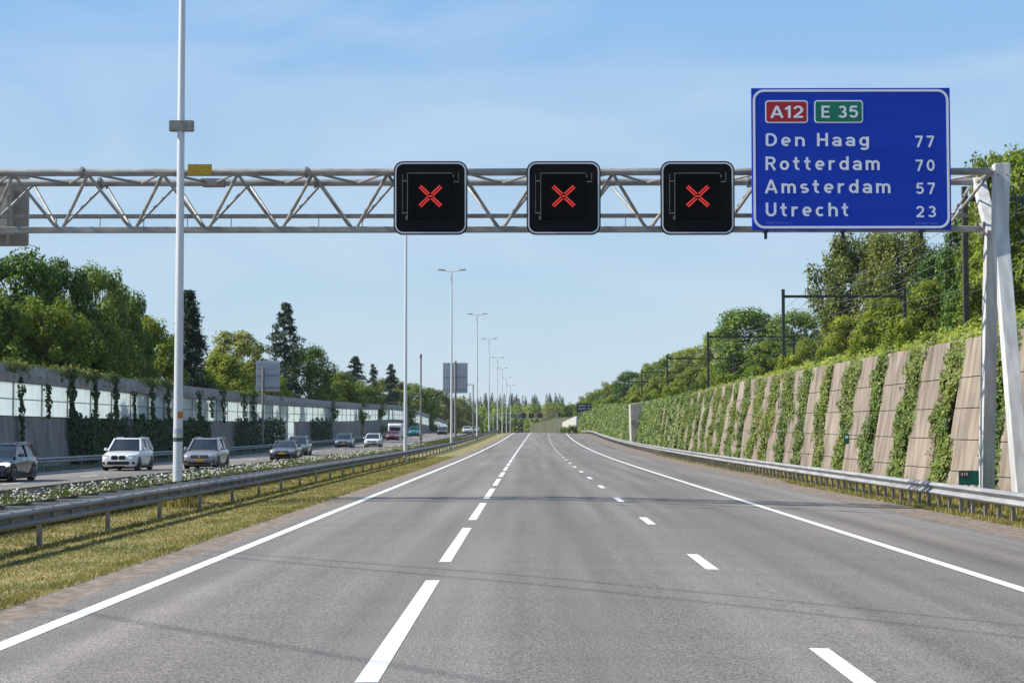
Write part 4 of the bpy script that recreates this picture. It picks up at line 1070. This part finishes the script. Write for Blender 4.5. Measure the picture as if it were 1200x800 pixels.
for i, (px, Y, H, lab) in enumerate([(208.6, 47.9, 19.8, 'nearest tall lamp post with coloured bands and a small grey box'), (475, 123, 19.6, 'lamp post whose top hides behind a lane signal'),
        (529, 193, 19.5, 'double armed lamp post passing in front of the median sign back'), (559, 275, 19.6, 'lamp post right of the median sign back, third with visible arms'),
        (573, 352, 19.0, 'fifth lamp post along the median'), (583, 425, 18.5, 'sixth lamp post along the median'), (588.5, 490, 19.0, 'seventh lamp post along the median'),
        (593.5, 560, 19.4, 'eighth lamp post along the median'), (598, 640, 20, 'farthest lamp post along the median')]):
    t = lamp_post(px, Y, lab, H)
    if i == 0:
        x, z = t.location.x, t.location.z
        for zz, hh, mm, nm in ((3.02, .16, 'orange', 'sticker'), ):
            zc = P(210, 486, Y).z
            q = MB(); q.loft([[(x + r_ * math.cos(R(a_)), Y + r_ * math.sin(R(a_)), zz_) for a_ in range(-85, 0, 12) for r_ in (.134,)] + [(x + .125 * math.cos(R(a_)), Y + .125 * math.sin(R(a_)), zz_) for a_ in range(-13, -86, -12)] for zz_ in (zc - .09, zc + .09)])
            q.build('sticker', M['orange'], t)
        for py0, py1, mm in ((502, 508, 'lilac'), (508, 512, 'pale_green'), (512.5, 517, 'olive')):
            MB().tube([(x, Y, P(209, py1, Y).z), (x, Y, P(209, py0, Y).z)], .1345, 14).build('band', M[mm], t, True)
        zc = P(213, 148, Y).z
        MB().box((x + .02, Y - .02, zc), (.66, .22, .29)).build('equipment_box', M['galv_dark'], t, bevel=.01)

# masts, sign backs and small lamp in and beside the opposite carriageway
def sign_back(name, label, px0, px1, py0, py1, Y, posts, group=None):
    a, b = P(px0, py1, Y), P(px1, py0, Y); xm = (a.x + b.x) / 2
    t = thing(name, label, 'road sign', (xm, Y, a.z), group)
    MB().box((xm, Y, (a.z + b.z) / 2), (b.x - a.x, .05, b.z - a.z)).build('panel', M['sign_back'], t, bevel=.01)
    mb = MB()
    nr = 7
    for k in range(nr): mb.box((xm, Y - .04, a.z + (k + .5) * (b.z - a.z) / nr), (b.x - a.x - .04, .03, .035))
    mb.build('stiffener', M['sign_back'], t)
    mb = MB()
    for f in (.12, .52) if name else (): mb.box((xm, Y - .08, a.z + f * (b.z - a.z)), (b.x - a.x - .1, .06, .09))
    mb.build('cross_beam', M['galv_dark'], t)
    for pxp, pyt, pw in posts:
        xx = P(pxp, py1, Y).x; zt = P(pxp, pyt, Y).z; zb = -.3 + float(g(Y))
        MB().tube([(xx, Y - .2, zb), (xx, Y - .2, zt)], pw, 10).build('post', M['galv'], t, True)
    return t
sign_back('road_sign', 'grey back of a road sign standing beside the noise barrier', 300, 328, 422.5, 458.5, 178, [(308.5, 430, .13)], 'road sign backs')
sign_back('road_sign', 'grey back of a large road sign in the median among the lamp posts', 519, 548, 425, 460.5, 247, [(533.8, 423, .16)], 'road sign backs')
t = thing('camera_mast', 'thin dark grey mast with a small head beside the second lamp post', 'mast', (P(493, 520, 167).x, 167, gz(-10.5, 167)))
x, z = t.location.x, t.location.z; zt = P(493, 419, 167).z
MB().tube([(x, 167, z), (x, 167, zt)], [.11, .075], 10).build('pole', M['galv_dark'], t, True)
MB().box((x, 166.9, zt + .1), (.2, .3, .3)).box((x + .05, 166.85, zt + .3), (.12, .3, .14)).build('camera_head', M['galv_dark'], t, bevel=.02)
MB().box((x + .03, 166.85, P(493, 511, 167).z), (.3, .22, .55)).build('control_box', M['box_grey'], t, bevel=.02)
t = thing('street_lamp', 'short dark lamp with one arm pointing left near the far lamp posts', 'street lamp', (P(554.5, 507, 320).x, 320, gz(-10.5, 320)))
x, z = t.location.x, t.location.z; zt = P(554, 450.5, 320).z
MB().tube([(x, 320, z), (x, 320, zt)], [.13, .1], 8).build('pole', M['galv_dark'], t, True)
MB().beam((x + .05, 320, zt), (x - .6, 320, zt + .02), .1, .12).build('arm', M['galv_dark'], t)
MB().box((x - .85, 320, zt), (.55, .25, .16)).build('lamp_head', M['galv_dark'], t, bevel=.03)

# small green plates by the right wall
t = thing('distance_plate', 'small green distance plate with red field beside the gantry leg', 'road sign', (P(1135, 560, 45.6).x, 45.6, gz(12, 45)))
Yp = 45.6; a, b = P(1123.5, 568, Yp), P(1147, 551, Yp)
MB().box(((a.x + b.x) / 2, Yp, (a.z + b.z) / 2), (b.x - a.x, .03, b.z - a.z)).build('panel', M['teal_plate'], t)
p, q = P(1124.5, 558.5, Yp), P(1135, 551.8, Yp)
fd = MB().box(((p.x + q.x) / 2, Yp - .018, (p.z + q.z) / 2), (q.x - p.x, .006, q.z - p.z)).build('red_field', M['dark_red'], t)
sign_text('A12', M['sign_white'], fd, p.x + .03, q.x - .03, p.z + .035, (q.z - p.z) - .07, Yp - .023)
MB().tube([((a.x + b.x) / 2, Yp + .05, gz(12, Yp) - .1), ((a.x + b.x) / 2, Yp + .05, b.z)], .03, 8).build('post', M['galv'], t, True)
def wall_plate(px, py, Y, w, h, lab):
    a = P(px, py, Y)
    t = thing('wall_plate', lab, 'plate', a)
    MB().box(a, (w, .03, h)).build('panel', M['teal_plate'], t); MB().box(a + Vector((w / 2 + .35, .03, 0)), (.8, .03, .04)).build('bracket', M['galv'], t)
    MB().box(a + Vector((0, -.018, h * .18)), (w * .55, .005, h * .25)).build('white_mark', M['sign_white'], t)
wall_plate(992, 514, 78, .24, .45, 'tiny green plate fixed to a concrete wall panel between ivy strips')
wall_plate(785, 519, 182, .5, .5, 'tiny green plate far along the ivy wall just above the guardrail')

# pale pier and wing wall, far blue sign, far gantry, far wall
t = thing('concrete_pier', 'pale concrete pier standing out from the ivy covered wall', 'pier', (14, 240, gz(14, 240)))
x0, x1 = P(739, 500, 240).x, P(751, 500, 240).x; zt = P(745, 474, 240).z
mb = MB(); mb.prism([(x0, gz(14, 240) - .2), (x0 + .25, gz(14, 240) - .2), (x1 + .9, zt + .5), (x1 + .3, zt + .35), (x0 - .15, zt)], 238, 242); mb.build('pier_body', M['conc_pale'], t, bevel=.03)
mb = MB(); mb.box((x0 + .2, 237.97, gz(14, 240) + 3.0), (.45, .04, .6)); mb.build('panel', M['galv_dark'], t)
ww = MB(); rings = []
for px, py, Y in ((675.5, 487, 434), (669, 490, 470), (659, 494.5, 520)):
    v = P(px, py, Y); rings.append([(v.x - .3, Y, -1), (v.x, Y, v.z), (v.x + .5, Y, v.z), (v.x + .5, Y, -1)])
ww.loft(rings); tag(ww.build('wing_wall', M['conc_pale']), 'bright bare concrete wing wall at the far end of the ivy wall', 'wall')
Y = 440
a, b = P(675.8, 483, Y), P(693, 472.5, Y)
t = thing('direction_sign', 'distant small blue direction sign above the far end of the ivy wall', 'road sign', ((a.x + b.x) / 2, Y, a.z))
MB().box(((a.x + b.x) / 2, Y, (a.z + b.z) / 2), (b.x - a.x, .1, b.z - a.z)).build('panel', mat('dark_blue', (.008, .02, .04), (.01, .024, .045), 3, .5), t)
for kz in range(2):
    for kx, (u0, u1) in enumerate(((.1, .62), (.74, .92))):
        xx0 = a.x + (b.x - a.x) * u0; xx1 = a.x + (b.x - a.x) * u1; zz = b.z - .55 - .75 * kz
        MB().box(((xx0 + xx1) / 2, Y - .06, zz), (xx1 - xx0, .02, .42)).build('text_row', M['box_grey'], t)
for u in (.12, .88):
    xx = a.x + (b.x - a.x) * u; MB().tube([(xx, Y + .1, 5.5), (xx, Y + .1, b.z)], .09, 8).build('post', M['galv_dark'], t, True)

YG = 705
fg = thing('sign_gantry', 'distant gantry with three small red crosses over the end of the road', 'gantry', (P(653, 507, YG).x, YG, 0))
xa, xb = P(578, 487, YG).x, P(653, 487, YG).x; za, zb_ = P(620, 490.5, YG).z, P(620, 484.5, YG).z
for z in (za, zb_): MB().tube([(xa, YG, z), (xb, YG, z)], .10, 6).build('chord', M['chord'], fg)
for k in range(24):
    u = xa + (xb - xa) * k / 24; d = (xb - xa) / 24
    MB().tube([(u, YG, za), (u + d / 2, YG, zb_)], .04, 5).tube([(u + d / 2, YG, zb_), (u + d, YG, za)], .04, 5).build('brace', M['chord'], fg)
for x in (xa, xb): MB().box((x, YG, (zb_ - 2) / 2), (.32, .32, zb_ + 2)).build('leg', M['leg'], fg)
for px, lab in ((613.3, 'tiny distant lane signal with red cross, leftmost on the far gantry'), (622.6, 'tiny distant lane signal with red cross, middle of the far gantry'), (633, 'tiny distant lane signal with red cross, rightmost on the far gantry')):
    a = P(px, 487, YG - .6); signal(a.x, a.z, 2.0, lab, YG - .6)['group'] = 'lane signals on the far gantry'
fw = MB(); rings = []
for px, py, Y in ((672, 488, 600), (655, 489.5, 720), (636, 493, 780), (622, 496.5, 830), (608, 500, 880), (585, 502, 960), (555, 503, 1050)):
    v = P(px, py, Y); rings.append([(v.x, Y, -2), (v.x + .3, Y, v.z), (v.x + .8, Y, v.z), (v.x + .8, Y, -2)])
fw.loft(rings); tag(fw.build('far_wall', mat('far_wall_ivy', (.06, .058, .032), (.025, .05, .014), .5, .9, stretch=(1, 1, .08), c3=(.10, .10, .05), pos=(.42, .6))), 'far brown and green striped wall curving across the end of the road', 'wall')

# ------------------------------------------------------------------ railway catenary
PYS = [88.5, 152, 216, 280, 343, 408]
labs = ['dark railway post rising behind the blue sign and gantry leg', 'nearest full dark railway portal with insulators on its beam', 'second railway portal seen beyond the nearest full one', 'third railway portal beyond the ivy wall', 'fourth railway portal far beyond the ivy wall', 'farthest railway portal beyond the ivy wall']
def portal(Y, lab):
    t = thing('railway_portal', lab, 'railway portal', (27, Y, 6.6), 'railway overhead line portals')
    zt = 13.75
    for x in (22, 32.5):
        MB().box((x, Y, (zt + 6) / 2 + .25), (.26, .26, zt - 6 + .5)).build('post', M['dark_steel'], t)
    MB().box((27.25, Y, zt - .12), (10.5 - .28, .2, .22)).build('beam', M['dark_steel'], t)
    for x in (24.2, 25.5, 26.6):
        MB().box((x - .28, Y, zt + .25), (.05, .05, .5)).box((x + .28, Y, zt + .25), (.05, .05, .5)).box((x, Y, zt + .5), (.62, .06, .06)).build('insulator', M['dark_steel'], t)
    for x in (24.6, 29.9):
        MB().beam((x, Y, zt - .25), (x, Y, zt - 1.3), .05, .05).build('dropper', M['dark_steel'], t)
for Y, lab in zip(PYS, labs): portal(Y, lab)
# near-track line poles seen between the portals
def wire(x, z, sag, lab, r=.014):
    pts = []
    ys = [25] + PYS
    for a, b in zip(ys[:-1], ys[1:]):
        for k in range(10):
            u = k / 10; pts.append((x, a + (b - a) * u, z - sag * 4 * u * (1 - u)))
    pts.append((x, ys[-1], z)); mb = MB(); mb.tube(pts, r, 5)
    tag(mb.build('overhead_wire', M['wire'], smooth=True), lab, 'wire', 'railway overhead wires')
wire(24.2, 14.25, .9, 'sagging feeder wire on the insulator nearest the road')
wire(25.5, 14.25, 1.0, 'sagging feeder wire on the middle insulator of each portal')
wire(26.6, 14.25, .8, 'sagging feeder wire on the inner insulator of each portal')
wire(24.6, 12.9, 1.1, 'sagging carrier wire over the nearer railway track')
wire(29.9, 12.9, 1.1, 'sagging carrier wire over the farther railway track')
wire(24.6, 11.4, .05, 'straight contact wire over the nearer railway track')
wire(29.9, 11.4, .05, 'straight contact wire over the farther railway track')

hgt = 13.0; off = Vector((-math.cos(R(4)), -math.sin(R(4)), 0)) * (hgt / math.tan(R(42)))  # unseen cables added above the view to cast thin shadow lines on the asphalt
for (xa_, ya_, xb_, yb_), lab in zip(((-4.6, 27.5, 5.0, 17.7), (-4.2, 26.2, 4.67, 16.6), (-4.63, 18.35, -.13, 13.0)), ('farther cable of an unseen pair added to cast shadow lines on the road', 'nearer cable of an unseen pair added to cast shadow lines on the road', 'single unseen cable added to cast the shadow line nearest the camera')):
    A_, B_ = Vector((xa_, ya_, hgt)) + off, Vector((xb_, yb_, hgt)) + off; d_ = (B_ - A_).normalized()
    mb = MB(); mb.tube([A_ - d_ * 26, (A_ + B_) / 2, B_ + d_ * 34], .022, 6)
    tag(mb.build('added_shadow_cable', M['wire']), lab, 'cable', 'unseen cables added to cast shadow lines')

# ------------------------------------------------------------------ vehicles
def car(label, x, Y, z, p, L_=4.4, W=1.84, H=1.62, hood=1.05, belt=1.0, rear=.25, rails=False, kidney=False, lit=False, plate_=True, hatch=True, name='car', bar=False, cat='car'):
    """a car with its nose at -Y; local y grows to the rear"""
    t = thing(name, label, cat, (0, 0, 0), 'oncoming vehicles'); hw = W / 2; P_ = PAINT[p]
    nose = belt * .76
    def sec(y, w, zb, zt, crown=.025):
        s = [(0, zb), (w * .86, zb), (w * .97, zb + .12), (w, zb + .45 * (zt - zb)), (w * .985, zt - .12), (w * .93, zt - .03), (w * .80, zt)]
        r_ = [(a, y, b) for a, b in s] + [(w * .4, y, zt + crown), (0, y, zt + crown * 1.3)]
        return r_ + [(-a, yy, b) for a, yy, b in r_[-2:0:-1]]
    st = [(0, hw * .74, .30, nose - .12), (.05, hw * .86, .24, nose - .04), (.16, hw * .94, .21, nose + .0), (.45, hw * .985, .19, nose + .09), (hood * .75, hw, .19, belt - .07), (hood + .15, hw, .19, belt - .01),
          (L_ * .5, hw, .19, belt + .02), (L_ - .7, hw * .995, .20, belt + .05), (L_ - .2, hw * .96, .24, belt + .03), (L_ - .05, hw * .9, .28, belt - .06), (L_, hw * .8, .34, belt - .18)]
    body = MB().loft([sec(*s) for s in st]).build('body', P_, t, True)
    # cabin
    yb0, yb1 = hood, L_ - (rear if hatch else .75); yt0, yt1 = hood + .78, L_ - (rear + .38 if hatch else 1.35)
    wb, wt = hw * .90, hw * .70; zb, zt = belt - .02, H - .05
    def rr(y0, y1, w, z, dz=0): return [(-w, y0 + .10, z), (-w * .55, y0, z), (w * .55, y0, z), (w, y0 + .10, z), (w, y1 - .06, z + dz), (w * .6, y1, z + dz), (-w * .6, y1, z + dz), (-w, y1 - .06, z + dz)]
    mid = [tuple((Vector(a) * .5 + Vector(b) * .5) + Vector((.02 * (1 if a[0] > 0 else -1), 0, 0))) for a, b in zip(rr(yb0, yb1, wb, zb), rr(yt0, yt1, wt, zt))]
    MB().loft([rr(yb0, yb1, wb, zb), mid, rr(yt0, yt1, wt, zt)]).build('window_glass', M['car_glass'], t, True)
    MB().loft([rr(yt0 - .04, yt1 + .04, wt + .02, zt - .015), rr(yt0 + .02, yt1 + .0, wt, zt + .035), rr(yt0 + .22, yt1 - .2, wt * .75, H)]).build('roof', P_, t, True)
    for s in (-1, 1):
        ym = (yb0 + yb1) / 2 + .15
        MB().beam((s * wb, yb0 + .09, zb), (s * (wt + .01), yt0 + .08, zt), .085, .10).build('pillar', P_, t)
        MB().beam((s * (wb + .012), ym, zb), (s * (wt + .02), ym + .03, zt), .03, .09).build('pillar', P_, t)
        MB().beam((s * (wb + .005), yb1 - .14, zb), (s * (wt + .01), yt1 - .16, zt), .05, .34, h2=.22).build('pillar', P_, t)
        MB().beam((s * (wt + .03), yt0 + .05, zt + .0), (s * (wt + .03), yt1 - .05, zt), .05, .06).build('roof_edge', P_, t)
        if rails:
            MB().tube([(s * wt * .93, yt0 + .12, H - .03), (s * wt * .93, yt0 + .2, H + .04), (s * wt * .93, yt1 - .25, H + .04), (s * wt * .93, yt1 - .15, H - .03)], .02, 6).build('roof_rail', M['chrome'], t, True)
        mb = MB(); mb.loft([[(s * (hw - .04), hood + .42, belt + .02), (s * (hw - .04), hood + .50, belt + .02), (s * (hw - .04), hood + .50, belt + .10), (s * (hw - .04), hood + .42, belt + .10)],
                            [(s * (hw + .10), hood + .34, belt - .0), (s * (hw + .10), hood + .50, belt + .0), (s * (hw + .10), hood + .50, belt + .16), (s * (hw + .10), hood + .36, belt + .16)],
                            [(s * (hw + .20), hood + .38, belt + .02), (s * (hw + .20), hood + .50, belt + .02), (s * (hw + .20), hood + .50, belt + .13), (s * (hw + .20), hood + .40, belt + .13)]])
        mb.build('wing_mirror', P_ if p != 'charcoal' else M['trim'], t, bevel=.01)
        # headlamp wraps the corner
        zc = nose - .04
        mb = MB(); mb.loft([[(s * hw * u, yy, zc - h), (s * hw * u, yy + .05, zc - h), (s * hw * u, yy + .06, zc + h), (s * hw * u, yy + .02, zc + h)] for u, yy, h in ((.50, .015, .045), (.72, .035, .075), (.88, .085, .085), (.965, .26, .05))])
        mb.build('headlight', M['lamp_on'] if lit else M['lamp'], t, bevel=.008)
        mb = MB(); mb.box((s * hw * .74, .06, .42), (hw * .30, .10, .13)); mb.build('fog_lamp', M['trim'], t, bevel=.02)
        for yy in (.82, L_ - .86):
            w_ = MB(); rad = .335
            ang = [2 * math.pi * k / 18 for k in range(18)]
            w_.loft([[(s * (hw - o), yy + math.cos(a) * rd, .335 + math.sin(a) * rd) for a in ang] for o, rd in ((.24, rad * .9), (.22, rad), (.03, rad), (-.005, rad * .93))])
            wh = w_.build('wheel', M['tyre'], t, True)
            q = MB(); q.loft([[(s * (hw - o), yy + math.cos(a) * rd, .335 + math.sin(a) * rd) for a in ang] for o, rd in ((.05, .23), (-.008, .225), (-.012, .20), (.02, .06))]); q.build('rim', M['rim'], wh)
            ar = MB(); outer = [(yy + math.cos(R(a)) * .42, .335 + math.sin(R(a)) * .42) for a in range(-15, 196, 14)]; inner = [(yy + math.cos(R(a)) * .345, .335 + math.sin(R(a)) * .345) for a in range(-15, 196, 14)]
            n_ = len(outer); vs_ = [(s * (hw + .004), a, b) for a, b in outer + inner] + [(s * (hw - .06), a, b) for a, b in outer + inner]
            ar.add(vs_, [(i, i + 1, n_ + i + 1, n_ + i) for i in range(n_ - 1)] + [(i, 2 * n_ + i, 2 * n_ + i + 1, i + 1) for i in range(n_ - 1)]); ar.build('wheel_arch', M['trim'], t)
    # front face
    if kidney:
        for s in (-1, 1):
            mb = MB(); mb.prism(rrect(s * .20 - .165, s * .20 + .165, nose - .20, nose + .0, .07), -.012, .06); kg = mb.build('kidney_grille', M['trim'], t)
            MB().ring(rrect(s * .20 - .185, s * .20 + .185, nose - .22, nose + .02, .085), rrect(s * .20 - .165, s * .20 + .165, nose - .20, nose, .07), -.02, .05).build('grille_frame', M['chrome'], kg)
        MB().prism(rrect(-hw * .62, hw * .62, .32, .50, .08), -.005, .1).build('bumper_intake', M['trim'], t)
        MB().prism(rrect(-.30, .30, .21, .31, .04), .03, .12).build('skid_plate', M['trim'], t)
    else:
        gr_ = MB().prism(rrect(-hw * .52, hw * .52, nose - .21, nose - .01, .05), -.01, .06).build('grille', M['trim'], t)
        mb = MB()
        for zz in (nose - .16, nose - .09, nose - .03): mb.box((0, -.014, zz), (hw * 1.0, .012, .016))
        mb.build('grille_bar', M['chrome'], gr_)
        MB().tube([(0, -.03, nose - .1), (0, -.01, nose - .1)], .065, 14).build('emblem', M['chrome'], gr_, True)
        MB().prism(rrect(-hw * .66, hw * .66, .27, .45, .06), -.0, .1).build('bumper_intake', M['trim'], t)
    if bar: MB().beam((-hw * .6, -.012, .40), (hw * .6, -.012, .40), .02, .03).build('bumper_trim', M['chrome'], t)
    if plate_: MB().box((0, -.03, .505), (.50, .014, .105)).build('number_plate', M['plate'], t)
    MB().loft([sec(yy, hw * .93, .13, .24, 0) for yy in (.25, L_ - .25)]).build('underbody', M['trim'], t)
    for s in (-1, 1):
        mb = MB(); mb.box((s * (hw + .001), hood + .72, belt - .14), (.02, .16, .03)); mb.box((s * (hw + .001), hood + 1.75, belt - .12), (.02, .16, .03)); mb.build('door_handle', M['trim'], t)
        mb = MB(); mb.box((s * hw * .95, L_ / 2, .22), (.10, L_ - 1.9, .10)); mb.build('sill', M['trim'], t)
        MB().box((s * hw * .80, L_ - .03, belt - .12), (.2, .06, .2)).build('tail_light', M['sign_red'], t)
    t.location = (x + c(Y), Y, z); ORG[t.name] = Vector(t.location)
    return t
def zr(Y): return float(-.15 + g(Y)) + .01
car('dark navy estate car with lit headlight at the left photo edge', -21.8, 70.5, zr(71), 'navy', 4.5, 1.82, 1.55, lit=True, rear=.2, plate_=True, rails=True)
car('white off road car with twin kidney grille, nearest white car', -21.5, 92, zr(92), 'white', 4.6, 1.9, 1.72, hood=1.25, belt=1.04, kidney=True, plate_=False, rails=True)
car('grey off road car with yellow number plate behind the near lamp post', -18.1, 96.5, zr(97), 'grey', 4.6, 1.88, 1.70, hood=1.1, belt=1.04, rails=True, bar=True)
car('dark charcoal low car in the middle lane ahead of a bluish car', -17.6, 125, zr(125), 'charcoal', 4.6, 1.84, 1.42, hood=1.3, belt=.93, hatch=False)
car('bluish grey car half hidden behind the dark charcoal car', -19.75, 148, zr(148), 'slate', 4.5, 1.84, 1.62, rails=True)
car('grey high car with dark grille following the bluish car', -21.2, 198, zr(198), 'slate', 4.5, 1.88, 1.62, rails=True, bar=True)
car('white modern car driving left of the red car with caravan', -18.6, 205, zr(205), 'white', 4.5, 1.88, 1.6, plate_=False, rails=True)
car('red car towing a white caravan', -21.9, 272, zr(272), 'red', 4.4, 1.78, 1.5, plate_=False)
t = thing('caravan', 'white caravan towed by the red car', 'caravan', (0, 0, 0))
MB().loft([[(v[0], y, v[1]) for v in rrect(-w, w, .45, h, .18)] for y, w, h in ((0, 1.0, 2.3), (.25, 1.13, 2.6), (4.8, 1.13, 2.6), (5.1, 1.05, 2.45))]).build('body', PAINT['white'], t, True)
MB().prism(rrect(-.8, .8, 1.45, 2.0, .1), -.02, .2).build('window', M['car_glass'], t)
for s in (-1, 1):
    MB().tube([(s * 1.0, 2.6, .33), (s * 1.14, 2.6, .33)], .33, 14).build('wheel', M['tyre'], t, True)
MB().beam((0, -1.2, .45), (0, .3, .45), .1, .1).build('tow_bar', M['galv_dark'], t)
t.location = (-21.9 + c(279), 278, zr(279))
t = car('small teal van far down the oncoming lanes', -22.2, 322, zr(322), 'teal', 4.6, 1.85, 1.85, hood=.8, belt=1.15, rear=.1, plate_=False, name='van', cat='van')
car('dark car far ahead of the teal van near the end of the barrier', -18.4, 345, zr(345), 'black', 4.4, 1.82, 1.55, plate_=False)
car('tiny white car farthest along the oncoming lanes, left of the far lamp posts', -14.8, 372, zr(372), 'white', 4.4, 1.82, 1.5, plate_=False)
car('tiny silver car beside the foot of the short dark lamp', -13.6, 385, zr(385), 'silver', 4.4, 1.82, 1.5, plate_=False)

hm = bpy.data.materials.new('haze'); hm.use_nodes = True; hn = hm.node_tree.nodes
hn.remove(hn['Principled BSDF']); pv = hn.new('ShaderNodeVolumePrincipled'); pv.inputs['Color'].default_value = (.86, .93, 1, 1)
pv.inputs['Density'].default_value = HAZE; pv.inputs['Anisotropy'].default_value = .15
hm.node_tree.links.new(pv.outputs[0], hn['Material Output'].inputs['Volume'])
hb = MB().box((0, 1740, 17), (830, 3600, 50)).build('haze', hm)
tag(hb, 'thin pale haze over the far road and woods', 'haze', kind='stuff')

# ------------------------------------------------------------------ light and sky
EL, AZ = R(42), R(4)       # sun high on the left, a little behind the camera
sv = Vector((-math.cos(EL) * math.cos(AZ), -math.cos(EL) * math.sin(AZ), math.sin(EL)))
sd = bpy.data.lights.new('sun', 'SUN'); so = bpy.data.objects.new('sun', sd); COL.objects.link(so)
sd.energy = 4.8; sd.angle = R(.53); sd.color = (1, .955, .88)
so.rotation_euler = sv.to_track_quat('Z', 'Y').to_euler()
w = bpy.data.worlds.new('World'); SC.world = w; w.use_nodes = True
N = w.node_tree.nodes; L = w.node_tree.links
sky = N.new('ShaderNodeTexSky'); sky.sky_type = 'NISHITA'; sky.sun_disc = False
sky.sun_elevation = EL; sky.sun_rotation = R(266); sky.air_density = 1.0; sky.dust_density = .25; sky.ozone_density = 2.5; sky.altitude = 0
bg = N['Background']; bg.inputs['Strength'].default_value = .08
# thin cirrus veils in the sky
tc = N.new('ShaderNodeTexCoord'); mp = N.new('ShaderNodeMapping'); mp.inputs['Scale'].default_value = (2.6, 2.6, 8); mp.inputs['Rotation'].default_value = (.3, .55, .3)
n1 = N.new('ShaderNodeTexNoise'); n1.inputs['Scale'].default_value = 2.0; n1.inputs['Detail'].default_value = 7; n1.inputs['Distortion'].default_value = .7
L.new(tc.outputs['Generated'], mp.inputs[0]); L.new(mp.outputs[0], n1.inputs['Vector'])
mr = N.new('ShaderNodeMapRange'); mr.inputs['From Min'].default_value = .40; mr.inputs['From Max'].default_value = .8; mr.inputs['To Min'].default_value = 0; mr.inputs['To Max'].default_value = .6
L.new(n1.outputs['Fac'], mr.inputs['Value'])
mx = N.new('ShaderNodeMix'); mx.data_type = 'RGBA'; mx.inputs['B'].default_value = (5.0, 5.9, 6.9, 1)
sep = N.new('ShaderNodeSeparateXYZ'); L.new(tc.outputs['Generated'], sep.inputs[0])
vr = N.new('ShaderNodeValToRGB'); ve = vr.color_ramp.elements
ve[0].position = 0; ve[0].color = (.44, .545, .63, 1); ve[1].position = .6; ve[1].color = (.12, .25, .52, 1)
for p_, c_ in ((.08, (.365, .51, .645)), (.24, (.225, .415, .69))):
    e_ = ve.new(p_); e_.color = (*c_, 1)
L.new(sep.outputs['Z'], vr.inputs['Fac'])
v10 = N.new('ShaderNodeVectorMath'); v10.operation = 'SCALE'; v10.inputs['Scale'].default_value = 10; L.new(vr.outputs['Color'], v10.inputs[0])
hz = N.new('ShaderNodeMix'); hz.data_type = 'RGBA'; hz.inputs['Factor'].default_value = .82
L.new(sky.outputs[0], hz.inputs['A']); L.new(v10.outputs[0], hz.inputs['B'])
L.new(mr.outputs[0], mx.inputs['Factor']); L.new(hz.outputs['Result'], mx.inputs['A']); L.new(mx.outputs['Result'], bg.inputs['Color'])

SC.view_settings.view_transform = 'Standard'; SC.view_settings.look = 'None'; SC.view_settings.gamma = 1; SC.view_settings.use_curve_mapping = False
SC.view_settings.exposure = .70
SC.render.engine = 'CYCLES'
SC.cycles.use_denoising = True
SC.cycles.max_bounces = 6; SC.cycles.transparent_max_bounces = 8
